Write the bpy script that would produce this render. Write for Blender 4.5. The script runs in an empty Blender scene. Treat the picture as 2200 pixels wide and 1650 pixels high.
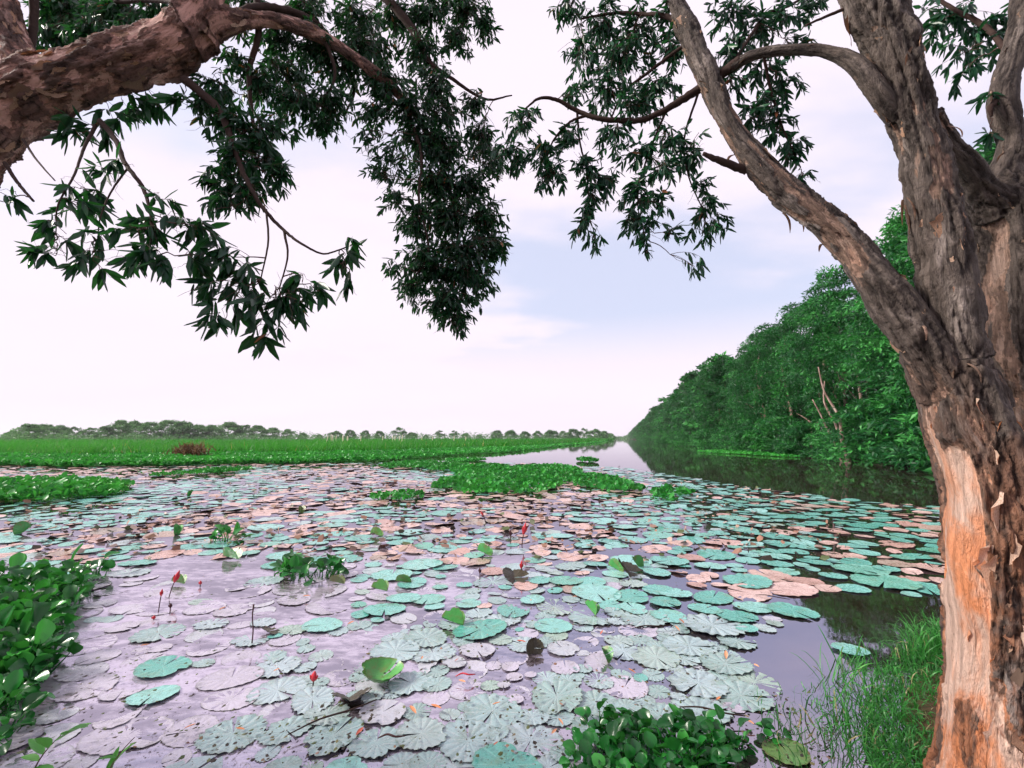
import bpy, math, random
import numpy as np
from mathutils import Vector, Matrix

# ------------------------------------------------------------------ camera
scene = bpy.context.scene
COL = scene.collection
F, CX, CY = 1000.0, 1100.0, 825.0          # focal length and centre for a 2200 x 1650 frame
HCAM = 1.6                                 # eye height above the water
PITCH = math.atan(117.0 / F)
cd = bpy.data.cameras.new("camera")
cd.sensor_width = 36.0
cd.lens = 36.0 * F / 2200.0
cd.clip_start = 0.05
cd.clip_end = 6000
camo = bpy.data.objects.new("camera", cd)
COL.objects.link(camo)
camo.location = (0, 0, HCAM)
camo.rotation_euler = (math.pi / 2 + PITCH, 0, 0)
scene.camera = camo

# ------------------------------------------------------------------ exposure
vs = scene.view_settings
scene.display_settings.display_device = 'sRGB'
vs.view_transform = 'Standard'
vs.look = 'None'
vs.exposure = 1.0
vs.gamma = 1.0
vs.use_curve_mapping = False
scene.cycles.use_denoising = True
scene.cycles.use_adaptive_sampling = True
scene.cycles.adaptive_threshold = 0.03
scene.cycles.max_bounces = 4
scene.cycles.diffuse_bounces = 2
scene.cycles.glossy_bounces = 2
scene.cycles.transmission_bounces = 2
scene.cycles.transparent_max_bounces = 6

# ------------------------------------------------------------------ sky
SUN_EL, SUN_AZ = math.radians(36), math.radians(-88)     # azimuth from +Y towards +X
world = bpy.data.worlds.new("World")
scene.world = world
world.use_nodes = True
wt = world.node_tree
wt.nodes.clear()
def wn(t, **kw):
    n = wt.nodes.new(t)
    for k, v in kw.items(): setattr(n, k, v)
    return n
def wmath(op, a, b=None, c=None):
    n = wn('ShaderNodeMath', operation=op)
    for i, v in enumerate((a, b, c)):
        if v is None: continue
        if isinstance(v, (int, float)): n.inputs[i].default_value = v
        else: wt.links.new(v, n.inputs[i])
    return n.outputs[0]
w_out = wn('ShaderNodeOutputWorld')
w_bg = wn('ShaderNodeBackground')
w_bg.inputs['Strength'].default_value = 0.1
w_sky = wn('ShaderNodeTexSky')
w_sky.sky_type = 'NISHITA'
w_sky.sun_disc = False
w_sky.sun_elevation = SUN_EL
w_sky.sun_rotation = SUN_AZ
w_sky.altitude = 10
w_sky.dust_density = 3.0
w_tc = wn('ShaderNodeTexCoord')
w_sep = wn('ShaderNodeSeparateXYZ')
wt.links.new(w_tc.outputs['Generated'], w_sep.inputs[0])
dz = wmath('MAXIMUM', wmath('ADD', w_sep.outputs['Z'], 0.16), 0.05)
u_ = wmath('DIVIDE', w_sep.outputs['X'], dz)
v_ = wmath('DIVIDE', w_sep.outputs['Y'], dz)
w_comb = wn('ShaderNodeCombineXYZ')
wt.links.new(u_, w_comb.inputs[0]); wt.links.new(v_, w_comb.inputs[1])
def wnoise(scale, off, detail, rough=0.55, sc=(1, 1, 1)):
    m = wn('ShaderNodeMapping')
    m.inputs['Location'].default_value = off
    m.inputs['Scale'].default_value = sc
    wt.links.new(w_comb.outputs[0], m.inputs['Vector'])
    n = wn('ShaderNodeTexNoise')
    n.inputs['Scale'].default_value = scale
    n.inputs['Detail'].default_value = detail
    n.inputs['Roughness'].default_value = rough
    wt.links.new(m.outputs[0], n.inputs['Vector'])
    return n.outputs['Fac']
n_big = wnoise(0.33, (9.12, -5.846, 0), 2)
n_fine = wnoise(1.1, (0.4, 2.0, 4.0), 5, 0.55, (0.6, 1.0, 1))
cl = wmath('ADD', wmath('MULTIPLY', n_big, 1.0), wmath('ADD', wmath('MULTIPLY', n_fine, 1.15), -0.20))
w_ramp = wn('ShaderNodeMapRange', interpolation_type='SMOOTHSTEP')
w_ramp.inputs['From Min'].default_value = 0.74
w_ramp.inputs['From Max'].default_value = 0.98
wt.links.new(cl, w_ramp.inputs['Value'])
w_low = wn('ShaderNodeMapRange', interpolation_type='SMOOTHSTEP')      # cloud layers close up towards the horizon all round
w_low.inputs['From Min'].default_value = 0.30
w_low.inputs['From Max'].default_value = 0.12
wt.links.new(w_sep.outputs['Z'], w_low.inputs['Value'])
cover = wmath('MAXIMUM', wmath('ADD', wmath('MULTIPLY', w_ramp.outputs[0], 0.85), 0.15), w_low.outputs[0])
# thin sky seen through the gaps: Nishita, veiled
w_gap = wn('ShaderNodeMix', data_type='RGBA', blend_type='MIX')
w_gap.inputs['Factor'].default_value = 0.72
wt.links.new(w_sky.outputs[0], w_gap.inputs['A'])
w_gap.inputs['B'].default_value = (3.85, 4.1, 5.3, 1)
# cloud sheet: pinkish white, a little brighter overhead of the lake
w_cloud = wn('ShaderNodeMix', data_type='RGBA', blend_type='MIX')
wt.links.new(n_fine, w_cloud.inputs['Factor'])
w_cloud.inputs['A'].default_value = (5.1, 4.45, 5.2, 1)
w_cloud.inputs['B'].default_value = (5.35, 4.9, 5.4, 1)
w_mix = wn('ShaderNodeMix', data_type='RGBA', blend_type='MIX')
wt.links.new(cover, w_mix.inputs['Factor'])
wt.links.new(w_gap.outputs['Result'], w_mix.inputs['A'])
wt.links.new(w_cloud.outputs['Result'], w_mix.inputs['B'])
wt.links.new(w_mix.outputs['Result'], w_bg.inputs['Color'])
wt.links.new(w_bg.outputs[0], w_out.inputs['Surface'])

# ------------------------------------------------------------------ sun behind thin cloud
sd = bpy.data.lights.new("sun", 'SUN')
sd.energy = 3.2
sd.angle = math.radians(14)
sd.color = (1.0, 0.93, 0.84)
suno = bpy.data.objects.new("sun", sd)
COL.objects.link(suno)
sdir = Vector((math.cos(SUN_EL) * math.sin(SUN_AZ), math.cos(SUN_EL) * math.cos(SUN_AZ), math.sin(SUN_EL)))
suno.rotation_euler = sdir.to_track_quat('Z', 'Y').to_euler()
suno.location = (-20, 5, 30)

# ------------------------------------------------------------------ helpers: geometry
rng = np.random.default_rng(7)
random.seed(7)
SP, CP = math.sin(PITCH), math.cos(PITCH)
def ray(px, py):
    xc, yc = (px - CX) / F, -(py - CY) / F
    return np.array((xc, CP - yc * SP, SP + yc * CP))
def P(px, py, Y):
    d = ray(px, py)
    t = Y / d[1]
    return np.array((0, 0, HCAM)) + d * t
def depth_scale(px, py, Y):            # metres per photo pixel at that point
    return Y / ray(px, py)[1] / F
def G(px, py, z=0.0):
    d = ray(px, py)
    t = (z - HCAM) / d[2]
    return np.array((0, 0, HCAM)) + d * t
def pix(p):                            # world -> photo pixel, used only to lay out regions
    x, y, z = p[0], p[1], p[2] - HCAM
    dep = y * CP + z * SP
    up = -y * SP + z * CP
    return CX + F * x / dep, CY - F * up / dep
def nrm(a):
    return a / np.maximum(np.linalg.norm(a, axis=-1, keepdims=True), 1e-9)

def _hash(ix, iy, iz, seed):
    h = (ix.astype(np.int64) * 374761393 + iy.astype(np.int64) * 668265263 + iz.astype(np.int64) * 2147483647 + seed * 974634777) & 0xffffffff
    h = ((h ^ (h >> 13)) * 1274126177) & 0xffffffff
    h = h ^ (h >> 16)
    return (h & 0xffff).astype(np.float64) / 65535.0
def vnoise(p, seed=0):
    i = np.floor(p).astype(np.int64)
    f = p - i
    f = f * f * (3 - 2 * f)
    r = 0
    for dx in (0, 1):
        for dy in (0, 1):
            for dz_ in (0, 1):
                w = (f[:, 0] if dx else 1 - f[:, 0]) * (f[:, 1] if dy else 1 - f[:, 1]) * (f[:, 2] if dz_ else 1 - f[:, 2])
                r = r + w * _hash(i[:, 0] + dx, i[:, 1] + dy, i[:, 2] + dz_, seed)
    return r
def fbm(p, octv=4, seed=0, gain=0.5):
    a, s, t = 1.0, 0.0, 0.0
    for o in range(octv):
        s = s + a * vnoise(p * (2 ** o) + o * 17.3, seed + o)
        t += a
        a *= gain
    return s / t

def mesh(name, V, faces, mat=None, smooth=True, attrs=None):
    """V (n,3); faces: array (m,k) or list of such arrays; attrs: name -> per-vertex (n,) or (n,3)"""
    if not isinstance(faces, list): faces = [faces]
    faces = [np.asarray(f, dtype=np.int32) for f in faces if len(f)]
    me = bpy.data.meshes.new(name)
    V = np.asarray(V, dtype=np.float32)
    me.vertices.add(len(V)); me.vertices.foreach_set('co', V.ravel())
    nl = sum(f.size for f in faces); nf = sum(len(f) for f in faces)
    me.loops.add(nl); me.loops.foreach_set('vertex_index', np.concatenate([f.ravel() for f in faces]))
    me.polygons.add(nf)
    tot = np.concatenate([np.full(len(f), f.shape[1], dtype=np.int32) for f in faces])
    start = np.concatenate([[0], np.cumsum(tot)[:-1]]).astype(np.int32)
    me.polygons.foreach_set('loop_start', start)
    me.polygons.foreach_set('use_smooth', np.full(nf, smooth))
    me.update(calc_edges=True)
    for k, a in (attrs or {}).items():
        a = np.asarray(a, dtype=np.float32)
        if a.ndim == 1:
            at = me.attributes.new(k, 'FLOAT', 'POINT'); at.data.foreach_set('value', a)
        else:
            at = me.attributes.new(k, 'FLOAT_VECTOR', 'POINT'); at.data.foreach_set('vector', a.ravel())
    if mat: me.materials.append(mat)
    return me
def obj(name, me, parent=None, loc=None):
    o = bpy.data.objects.new(name, me)
    COL.objects.link(o)
    if parent is not None: o.parent = parent
    if loc is not None: o.location = loc
    return o
def tag(o, label=None, cat=None, group=None, kind=None):
    if label: o['label'] = label
    if cat: o['category'] = cat
    if group: o['group'] = group
    if kind: o['kind'] = kind
    return o
def thing(name, label, cat, loc=(0, 0, 0), group=None, rz=0.0):
    o = bpy.data.objects.new(name, None)
    o.empty_display_size = 0.1
    COL.objects.link(o)
    o.location = loc; o.rotation_euler = (0, 0, rz)
    return tag(o, label, cat, group)

def stamp(TV, TF, Pn, A, D, N, S):
    """copies of a template (x along A, y along D, z along N), scaled by S (n,) or (n,3)"""
    n, k = len(Pn), len(TV)
    S = np.asarray(S, dtype=float)
    if S.ndim == 1: S = np.repeat(S[:, None], 3, 1)
    L = TV[None] * S[:, None, :]
    V = Pn[:, None] + L[..., 0:1] * A[:, None] + L[..., 1:2] * D[:, None] + L[..., 2:3] * N[:, None]
    Fs = [(f[None] + (np.arange(n) * k)[:, None, None]).reshape(-1, f.shape[1]) for f in TF]
    return V.reshape(-1, 3), Fs
def frames(D, Nhint):
    D = nrm(D)
    A = nrm(np.cross(D, Nhint))
    N = np.cross(A, D)
    return A, D, N

class Acc:                                  # gathers pieces that stay one mesh
    def __init__(s): s.V, s.F, s.n, s.at = [], {}, 0, {}
    def add(s, V, Fs, **at):
        V = np.asarray(V)
        if not isinstance(Fs, list): Fs = [Fs]
        for f in Fs:
            f = np.asarray(f)
            if len(f): s.F.setdefault(f.shape[1], []).append(f + s.n)
        s.V.append(V); s.n += len(V)
        for k, v in at.items():
            v = np.asarray(v, dtype=float)
            s.at.setdefault(k, []).append(np.full(len(V), float(v)) if v.ndim == 0 else v)
    def mesh(s, name, mat, smooth=True):
        return mesh(name, np.concatenate(s.V), [np.concatenate(v) for v in s.F.values()], mat, smooth,
                    {k: np.concatenate(v) for k, v in s.at.items()})

def catmull(pts, n):
    """pts (m,4) xyz r -> dense samples"""
    pts = np.asarray(pts, dtype=float)
    q = np.vstack([2 * pts[0] - pts[1], pts, 2 * pts[-1] - pts[-2]])
    out = []
    m = len(pts) - 1
    for i in range(m):
        p0, p1, p2, p3 = q[i:i + 4]
        t = np.linspace(0, 1, n, endpoint=(i == m - 1))[:, None]
        out.append(0.5 * ((2 * p1) + (-p0 + p2) * t + (2 * p0 - 5 * p1 + 4 * p2 - p3) * t ** 2 + (-p0 + 3 * p1 - 3 * p2 + p3) * t ** 3))
    o = np.concatenate(out)
    o[:, 3] = np.maximum(o[:, 3], 0.0006)
    return o
def tube_frames(c):
    T = nrm(np.gradient(c[:, :3], axis=0))
    U = np.zeros_like(T)
    ref = np.array((0, 1, 0.3)) if abs(T[0, 1]) < 0.8 else np.array((1, 0, 0.0))
    u = nrm(np.cross(T[0], ref))
    for i in range(len(T)):
        u = u - T[i] * np.dot(u, T[i]); u = u / max(np.linalg.norm(u), 1e-9)
        U[i] = u
    return T, U, np.cross(T, U)
def tube(c, seg=8, cap=True):
    T, U, W = tube_frames(c)
    a = np.linspace(0, 2 * np.pi, seg, endpoint=False)
    V = c[:, None, :3] + c[:, None, 3:4] * (np.cos(a)[None, :, None] * U[:, None] + np.sin(a)[None, :, None] * W[:, None])
    n = len(c)
    V = V.reshape(-1, 3)
    i = np.arange(n - 1)[:, None] * seg; j = np.arange(seg)[None]; k = (j + 1) % seg
    Fq = np.stack([i + j, i + k, i + seg + k, i + seg + j], -1).reshape(-1, 4)
    Fs = [Fq]
    if cap:
        V = np.vstack([V, c[0, :3], c[-1, :3]])
        b0, b1 = n * seg, n * seg + 1
        jj = np.arange(seg); kk = (jj + 1) % seg
        Fs.append(np.concatenate([np.stack([kk, jj, np.full(seg, b0)], -1),
                                  np.stack([(n - 1) * seg + jj, (n - 1) * seg + kk, np.full(seg, b1)], -1)]))
    return V, Fs
def bez(a, b, c, n):
    t = np.linspace(0, 1, n)[:, None]
    return (1 - t) ** 2 * a + 2 * t * (1 - t) * b + t ** 2 * c

# ------------------------------------------------------------------ helpers: materials
class NT:
    def __init__(s, name):
        s.m = bpy.data.materials.new(name); s.m.use_nodes = True
        s.t = s.m.node_tree; s.t.nodes.clear()
        s.out = s.n('ShaderNodeOutputMaterial')
    def n(s, t, **kw):
        n = s.t.nodes.new(t)
        for k, v in kw.items(): setattr(n, k, v)
        return n
    def l(s, a, b): s.t.links.new(a, b)
    def set(s, sock, v):
        if hasattr(v, 'default_value') or hasattr(v, 'is_output'): s.l(v, sock)
        else: sock.default_value = v
    def math(s, op, a, b=0.0, clamp=False):
        n = s.n('ShaderNodeMath', operation=op, use_clamp=clamp)
        s.set(n.inputs[0], a); s.set(n.inputs[1], b)
        return n.outputs[0]
    def mix(s, f, a, b, blend='MIX'):
        n = s.n('ShaderNodeMix', data_type='RGBA', blend_type=blend)
        s.set(n.inputs['Factor'], f)
        for k, v in (('A', a), ('B', b)):
            s.set(n.inputs[k], (*v, 1) if isinstance(v, tuple) and len(v) == 3 else v)
        return n.outputs['Result']
    def attr(s, name, out='Fac'):
        n = s.n('ShaderNodeAttribute', attribute_name=name)
        return n.outputs[out]
    def obco(s):
        return s.n('ShaderNodeTexCoord').outputs['Object']
    def map(s, v, scale=(1, 1, 1), loc=(0, 0, 0), rot=(0, 0, 0)):
        n = s.n('ShaderNodeMapping')
        n.inputs['Scale'].default_value = scale; n.inputs['Location'].default_value = loc; n.inputs['Rotation'].default_value = rot
        s.l(v, n.inputs['Vector'])
        return n.outputs[0]
    def noise(s, v, scale, detail=4, rough=0.55, dist=0.0):
        n = s.n('ShaderNodeTexNoise')
        n.inputs['Scale'].default_value = scale; n.inputs['Detail'].default_value = detail
        n.inputs['Roughness'].default_value = rough; n.inputs['Distortion'].default_value = dist
        if v is not None: s.l(v, n.inputs['Vector'])
        return n.outputs['Fac']
    def ramp(s, v, a, b, lo=0.0, hi=1.0):
        n = s.n('ShaderNodeMapRange', interpolation_type='SMOOTHSTEP')
        s.set(n.inputs['Value'], v)
        n.inputs['From Min'].default_value = a; n.inputs['From Max'].default_value = b
        n.inputs['To Min'].default_value = lo; n.inputs['To Max'].default_value = hi
        return n.outputs[0]
    def colramp(s, v, stops):
        n = s.n('ShaderNodeValToRGB')
        s.l(v, n.inputs[0])
        e = n.color_ramp.elements
        while len(e) < len(stops): e.new(0.5)
        for i, (p, c) in enumerate(stops):
            e[i].position = p; e[i].color = (*c, 1)
        return n.outputs[0]
    def bump(s, h, strength, dist=0.01):
        n = s.n('ShaderNodeBump')
        n.inputs['Strength'].default_value = strength; n.inputs['Distance'].default_value = dist
        s.l(h, n.inputs['Height'])
        return n.outputs[0]
    def bsdf(s, col, rough=0.6, spec=0.5, normal=None, ior=1.45, **kw):
        b = s.n('ShaderNodeBsdfPrincipled')
        s.set(b.inputs['Base Color'], (*col, 1) if isinstance(col, tuple) and len(col) == 3 else col)
        s.set(b.inputs['Roughness'], rough)
        s.set(b.inputs['Specular IOR Level'], spec)
        b.inputs['IOR'].default_value = ior
        if normal is not None: s.l(normal, b.inputs['Normal'])
        for k, v in kw.items(): s.set(b.inputs[k], v)
        return b.outputs[0]
    def leaf_shader(s, col, trans_col, rough, spec, tf, normal=None):
        b = s.bsdf(col, rough, spec, normal)
        t = s.n('ShaderNodeBsdfTranslucent')
        s.set(t.inputs['Color'], (*trans_col, 1) if isinstance(trans_col, tuple) else trans_col)
        mx = s.n('ShaderNodeMixShader'); mx.inputs[0].default_value = tf
        s.l(b, mx.inputs[1]); s.l(t.outputs[0], mx.inputs[2])
        return mx.outputs[0]
    def done(s, sh):
        s.l(sh, s.out.inputs['Surface'])
        return s.m

def leaf_mat(name, dark, mid, light, rough=0.4, spec=0.5, tf=0.25, tcol=None, dead=None):
    """green leaves whose own colour varies leaf by leaf with the attribute tint"""
    k = NT(name)
    t = k.attr('tint')
    stops = [(0.0, dark), (0.5, mid), (0.92, light)]
    if dead: stops += [(0.95, dead)]
    c = k.colramp(t, stops)
    tc = tcol or tuple(min(1, x * 1.6) for x in light)
    return k.done(k.leaf_shader(c, k.mix(0.5, c, tc), rough, spec, tf))

# water: mirror-like dark brown water carrying pale silt near the left bank
k = NT('water')
oc = k.obco()
sx = k.n('ShaderNodeSeparateXYZ'); k.l(oc, sx.inputs[0])
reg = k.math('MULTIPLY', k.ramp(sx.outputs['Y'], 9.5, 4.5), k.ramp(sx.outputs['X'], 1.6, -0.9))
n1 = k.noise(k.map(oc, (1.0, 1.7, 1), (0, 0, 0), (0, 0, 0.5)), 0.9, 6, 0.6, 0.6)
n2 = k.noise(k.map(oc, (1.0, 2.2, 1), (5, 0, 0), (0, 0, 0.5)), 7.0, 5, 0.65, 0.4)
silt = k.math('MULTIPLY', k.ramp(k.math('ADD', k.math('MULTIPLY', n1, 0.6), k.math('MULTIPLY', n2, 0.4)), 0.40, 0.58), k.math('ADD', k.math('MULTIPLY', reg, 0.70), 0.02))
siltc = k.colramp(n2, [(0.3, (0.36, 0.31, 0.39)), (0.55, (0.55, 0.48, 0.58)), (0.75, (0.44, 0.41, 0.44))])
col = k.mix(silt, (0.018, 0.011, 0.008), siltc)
rip = k.noise(k.map(oc, (1, 1, 1)), 2.2, 3, 0.5)
rip2 = k.noise(k.map(oc, (0.35, 1.0, 1)), 1.0, 4, 0.6)
hgt = k.math('ADD', k.math('MULTIPLY', rip, 0.25), k.math('ADD', k.math('MULTIPLY', rip2, 0.5), k.math('MULTIPLY', silt, 0.25)))
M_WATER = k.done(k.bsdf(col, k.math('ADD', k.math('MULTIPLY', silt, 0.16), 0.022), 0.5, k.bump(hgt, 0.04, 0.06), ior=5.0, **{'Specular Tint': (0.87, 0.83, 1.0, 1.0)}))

# earth of the banks
k = NT('bank_earth')
oc = k.obco()
e1 = k.noise(oc, 3.0, 6, 0.65)
e2 = k.noise(oc, 28.0, 4, 0.6)
M_EARTH = k.done(k.bsdf(k.mix(k.ramp(e1, 0.35, 0.65), k.mix(e2, (0.035, 0.022, 0.012), (0.10, 0.055, 0.03)), (0.05, 0.06, 0.02)), 0.9, 0.2, k.bump(e2, 0.5, 0.03)))
k = NT('marsh_turf')
oc = k.obco()
e1 = k.noise(k.map(oc, (1, 0.4, 1)), 0.06, 6, 0.6)
e2 = k.noise(oc, 1.2, 5, 0.7)
M_MARSH = k.done(k.bsdf(k.mix(k.math('ADD', k.math('MULTIPLY', e1, 0.6), k.math('MULTIPLY', e2, 0.4)), (0.010, 0.085, 0.010), (0.035, 0.22, 0.022)), 0.8, 0.2, k.bump(e2, 0.7, 0.3)))

# ------------------------------------------------------------------ structure: water and land
W = 1480.0
wm = mesh('water', np.array([(-W, -40, 0), (W, -40, 0), (W, W, 0), (-W, W, 0)]), np.array([[0, 1, 2, 3]]), M_WATER)
tag(obj('water', wm), 'still brown lake water mirroring the sky', kind='structure')

def land_strip(name, pts, offs, mat, label, jit=0.0, sub=6, smooth_n=6):
    """shore polyline with land on its left-hand side; offs: (distance inland, height)"""
    p = catmull(np.array([(x, y, 0, 1) for x, y in pts]), sub)[:, :2]
    T = nrm(np.gradient(p, axis=0)); Nn = np.stack([-T[:, 1], T[:, 0]], 1)
    for _ in range(smooth_n):
        Nn[1:-1] = nrm(Nn[:-2] + Nn[1:-1] + Nn[2:])
    rows = []
    for i, (o, z) in enumerate(offs):
        q = p + Nn * o
        zz = z + (fbm(np.column_stack([q * 0.9, np.zeros(len(q))]), 3, 5) - 0.5) * jit * (1 if i else 0.3)
        rows.append(np.column_stack([q, np.broadcast_to(zz, len(q))]))
    V = np.stack(rows, 1); n, m = V.shape[:2]
    i = np.arange(n - 1)[:, None] * m; j = np.arange(m - 1)[None]
    Fq = np.stack([i + j, i + m + j, i + m + j + 1, i + j + 1], -1).reshape(-1, 4)[:, ::-1]
    o = obj(name, mesh(name, V.reshape(-1, 3), Fq, mat))
    return tag(o, label, kind='structure')

# bank under the camera (runs left to right, land behind it)
near_shore = [(19.5, 20), (16.5, 15), (12, 9.5), (6.5, 5.6), (4.1, 4.35), (3.15, 3.8), (2.45, 3.1), (1.85, 2.35), (1.3, 1.85), (0, 1.65), (-1.4, 1.65), (-2.6, 2.0), (-3.3, 3.2), (-5.0, 4.6), (-9, 6.0), (-20, 8)]
land_strip('bank', near_shore, [(-0.5, -0.25), (0, -0.02), (0.3, 0.06), (0.8, 0.13), (1.6, 0.2), (4, 0.3), (30, 0.5)], M_EARTH, 'dark earth bank at the foot of the paperbark trees', 0.12, 8, 10)
# forest bank across the channel: a straight shore that runs to the vanishing point
FX0, FSL = 15.4, 0.24
def fshore(Y): return FX0 + FSL * Y + 0.9 * math.sin(Y * 0.21) + 0.5 * math.sin(Y * 0.53 + 1)
ys = list(np.arange(8, 60, 4)) + list(np.arange(60, 200, 12)) + list(np.arange(200, 1400, 80))
k = NT('forest_floor'); M_FLOOR = k.done(k.bsdf(k.mix(k.noise(k.obco(), 2.0, 5, 0.65), (0.010, 0.008, 0.005), (0.022, 0.035, 0.012)), 0.9, 0.2))
land_strip('forest_bank', [(fshore(y), y) for y in ys[::-1]], [(-0.6, -0.3), (0, -0.03), (0.5, 0.15), (2, 0.4), (20, 0.7), (90, 1.0)], M_FLOOR, 'low earth bank under the forest', 0.2, 3, 4)
# marsh meadow on the far left side
marsh_px = [(1322, 944.6), (1300, 947.5), (1285, 951), (1220, 957), (1150, 965), (1100, 971), (1000, 976), (905, 984), (820, 990), (730, 993), (645, 996), (500, 997), (375, 1000), (250, 1002), (170, 1004), (60, 1001), (-60, 1000), (-400, 999)]
marsh_shore = [tuple(G(*q)[:2]) for q in marsh_px]
sp = catmull(np.array([(x, y, 0, 1) for x, y in marsh_shore]), 4)[:, :2]
rows = []
for d_, z_ in [(-0.4, -0.1), (0, 0.01), (3, 0.05), (9, 0.1), (22, 0.18), (50, 0.25), (110, 0.32), (230, 0.4), (480, 0.5), (900, 0.6)]:
    R_ = np.linalg.norm(sp, axis=1, keepdims=True)
    q = sp * np.minimum(1 + d_ / R_, 1400 / R_)
    rows.append(np.column_stack([q, np.full(len(q), z_) + (fbm(np.column_stack([q * 0.2, q[:, :1] * 0]), 2, 9) - 0.5) * 0.08]))
V = np.stack(rows, 1); n_, m_ = V.shape[:2]
i_ = np.arange(n_ - 1)[:, None] * m_; j_ = np.arange(m_ - 1)[None]
tag(obj('marsh_meadow', mesh('marsh_meadow', V.reshape(-1, 3), np.stack([i_ + j_, i_ + m_ + j_, i_ + m_ + j_ + 1, i_ + j_ + 1], -1).reshape(-1, 4), M_MARSH)),
    'flat green marsh meadow beyond the lily pads', kind='structure')

# ================================================================== the two paperbark trees in front
# bark: each vertex carries its layer (0 = fresh inner bark ... 1 = weathered outer sheet) and limb coordinates
def bark_mat(name, fresh, cream, tan, grey, pale, dark):
    k = NT(name)
    bc = k.attr('bark_co', 'Vector')
    lay = k.attr('layer'); crev = k.attr('crevice'); wm_ = k.attr('warm')
    n1 = k.noise(k.map(bc, (1, 1, 0.30)), 6, 6, 0.62, 0.5)
    n2 = k.noise(k.map(bc, (1, 1, 0.17)), 42, 5, 0.72, 0.5)          # fibres along the limb
    n3 = k.noise(k.map(bc, (1, 1, 0.7)), 120, 3, 0.7)
    n4 = k.noise(k.map(bc, (1, 1, 0.4), (4, 1, 2)), 4.5, 5, 0.65, 0.4)
    n5 = k.noise(k.map(bc, (1, 1, 0.35), (9, 3, 2)), 17, 5, 0.68, 0.5)
    outer = k.mix(k.ramp(n2, 0.30, 0.62), tuple(x * 0.38 for x in grey), grey)
    outer = k.mix(k.math('MULTIPLY', k.ramp(n1, 0.50, 0.70), k.ramp(n2, 0.35, 0.60)), outer, pale)
    creamc = k.mix(k.ramp(wm_, 0.0, 0.35), tuple(x * 0.55 for x in cream), cream)
    inner = k.mix(k.math('MULTIPLY', k.ramp(n4, 0.40, 0.56), k.ramp(wm_, 0.0, 0.8, 0.2, 1.0)), creamc, fresh)
    inner = k.mix(k.math('MULTIPLY', k.ramp(n2, 0.50, 0.72), 0.45), inner, tan)
    outer = k.mix(k.math('MULTIPLY', k.math('MULTIPLY', wm_, 0.85), k.ramp(n4, 0.40, 0.54)), outer, tuple(x * 0.52 for x in fresh))
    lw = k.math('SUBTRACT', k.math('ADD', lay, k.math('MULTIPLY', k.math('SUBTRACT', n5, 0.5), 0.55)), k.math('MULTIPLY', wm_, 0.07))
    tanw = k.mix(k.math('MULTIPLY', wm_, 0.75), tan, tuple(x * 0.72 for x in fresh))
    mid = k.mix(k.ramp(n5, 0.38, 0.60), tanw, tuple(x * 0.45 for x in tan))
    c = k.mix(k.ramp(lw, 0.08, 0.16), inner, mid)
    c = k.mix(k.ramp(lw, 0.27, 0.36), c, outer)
    c = k.mix(k.math('MULTIPLY', k.ramp(n3, 0.58, 0.76), 0.5), c, tuple(x * 0.3 for x in grey))
    c = k.mix(k.math('MULTIPLY', k.ramp(n5, 0.36, 0.27), 0.65), c, dark)
    c = k.mix(k.math('MULTIPLY', crev, 0.92), c, dark)
    h = k.math('ADD', k.math('MULTIPLY', k.ramp(n2, 0.3, 0.7), 0.6), k.math('ADD', k.math('MULTIPLY', k.ramp(n5, 0.3, 0.7), 0.55), k.math('MULTIPLY', n3, 0.2)))
    return k.done(k.bsdf(c, 0.76, 0.28, k.bump(h, 1.0, 0.016)))
M_BARK_R = bark_mat('paperbark_orange', (0.66, 0.25, 0.11), (0.62, 0.43, 0.34), (0.31, 0.20, 0.15), (0.112, 0.087, 0.074), (0.29, 0.24, 0.215), (0.014, 0.009, 0.008))
M_BARK_L = bark_mat('paperbark_pink', (0.60, 0.29, 0.23), (0.64, 0.40, 0.33), (0.42, 0.23, 0.18), (0.14, 0.085, 0.07), (0.50, 0.32, 0.265), (0.018, 0.010, 0.009))
k = NT('bark_flake')
oi = k.n('ShaderNodeObjectInfo').outputs['Random']
oc = k.obco()
fl = k.colramp(oi, [(0.0, (0.09, 0.06, 0.045)), (0.25, (0.20, 0.14, 0.10)), (0.5, (0.36, 0.24, 0.17)), (0.75, (0.52, 0.30, 0.19)), (1.0, (0.62, 0.44, 0.33))])
fn = k.noise(k.map(oc, (1, 0.3, 1)), 60, 4, 0.65)
M_FLAKE = k.done(k.leaf_shader(k.mix(k.ramp(fn, 0.35, 0.7), fl, (0.10, 0.065, 0.05)), (0.5, 0.2, 0.09), 0.8, 0.2, 0.12))
k = NT('thin_branch')
bn = k.noise(k.obco(), 40, 4, 0.6)
M_BRANCH = k.done(k.bsdf(k.mix(bn, (0.016, 0.010, 0.009), (0.06, 0.034, 0.027)), 0.85, 0.2, k.bump(bn, 0.5, 0.004)))
M_TWIG = NT('twig'); M_TWIG = M_TWIG.done(M_TWIG.bsdf((0.10, 0.055, 0.045), 0.7, 0.3))
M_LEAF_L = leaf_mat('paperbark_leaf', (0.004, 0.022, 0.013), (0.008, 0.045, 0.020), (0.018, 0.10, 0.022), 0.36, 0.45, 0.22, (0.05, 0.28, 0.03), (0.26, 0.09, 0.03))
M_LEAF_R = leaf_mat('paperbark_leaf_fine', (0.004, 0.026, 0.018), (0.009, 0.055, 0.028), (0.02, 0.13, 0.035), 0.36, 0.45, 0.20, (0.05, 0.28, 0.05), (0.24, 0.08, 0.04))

def px_line(rows, slim=1.0):
    """rows (px, py, radius px, Y) -> (x, y, z, r)"""
    out = []
    for px, py, r, Y in rows:
        p = P(px, py, Y)
        out.append((*p, r * slim * depth_scale(px, py, Y)))
    return np.array(out)

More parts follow.
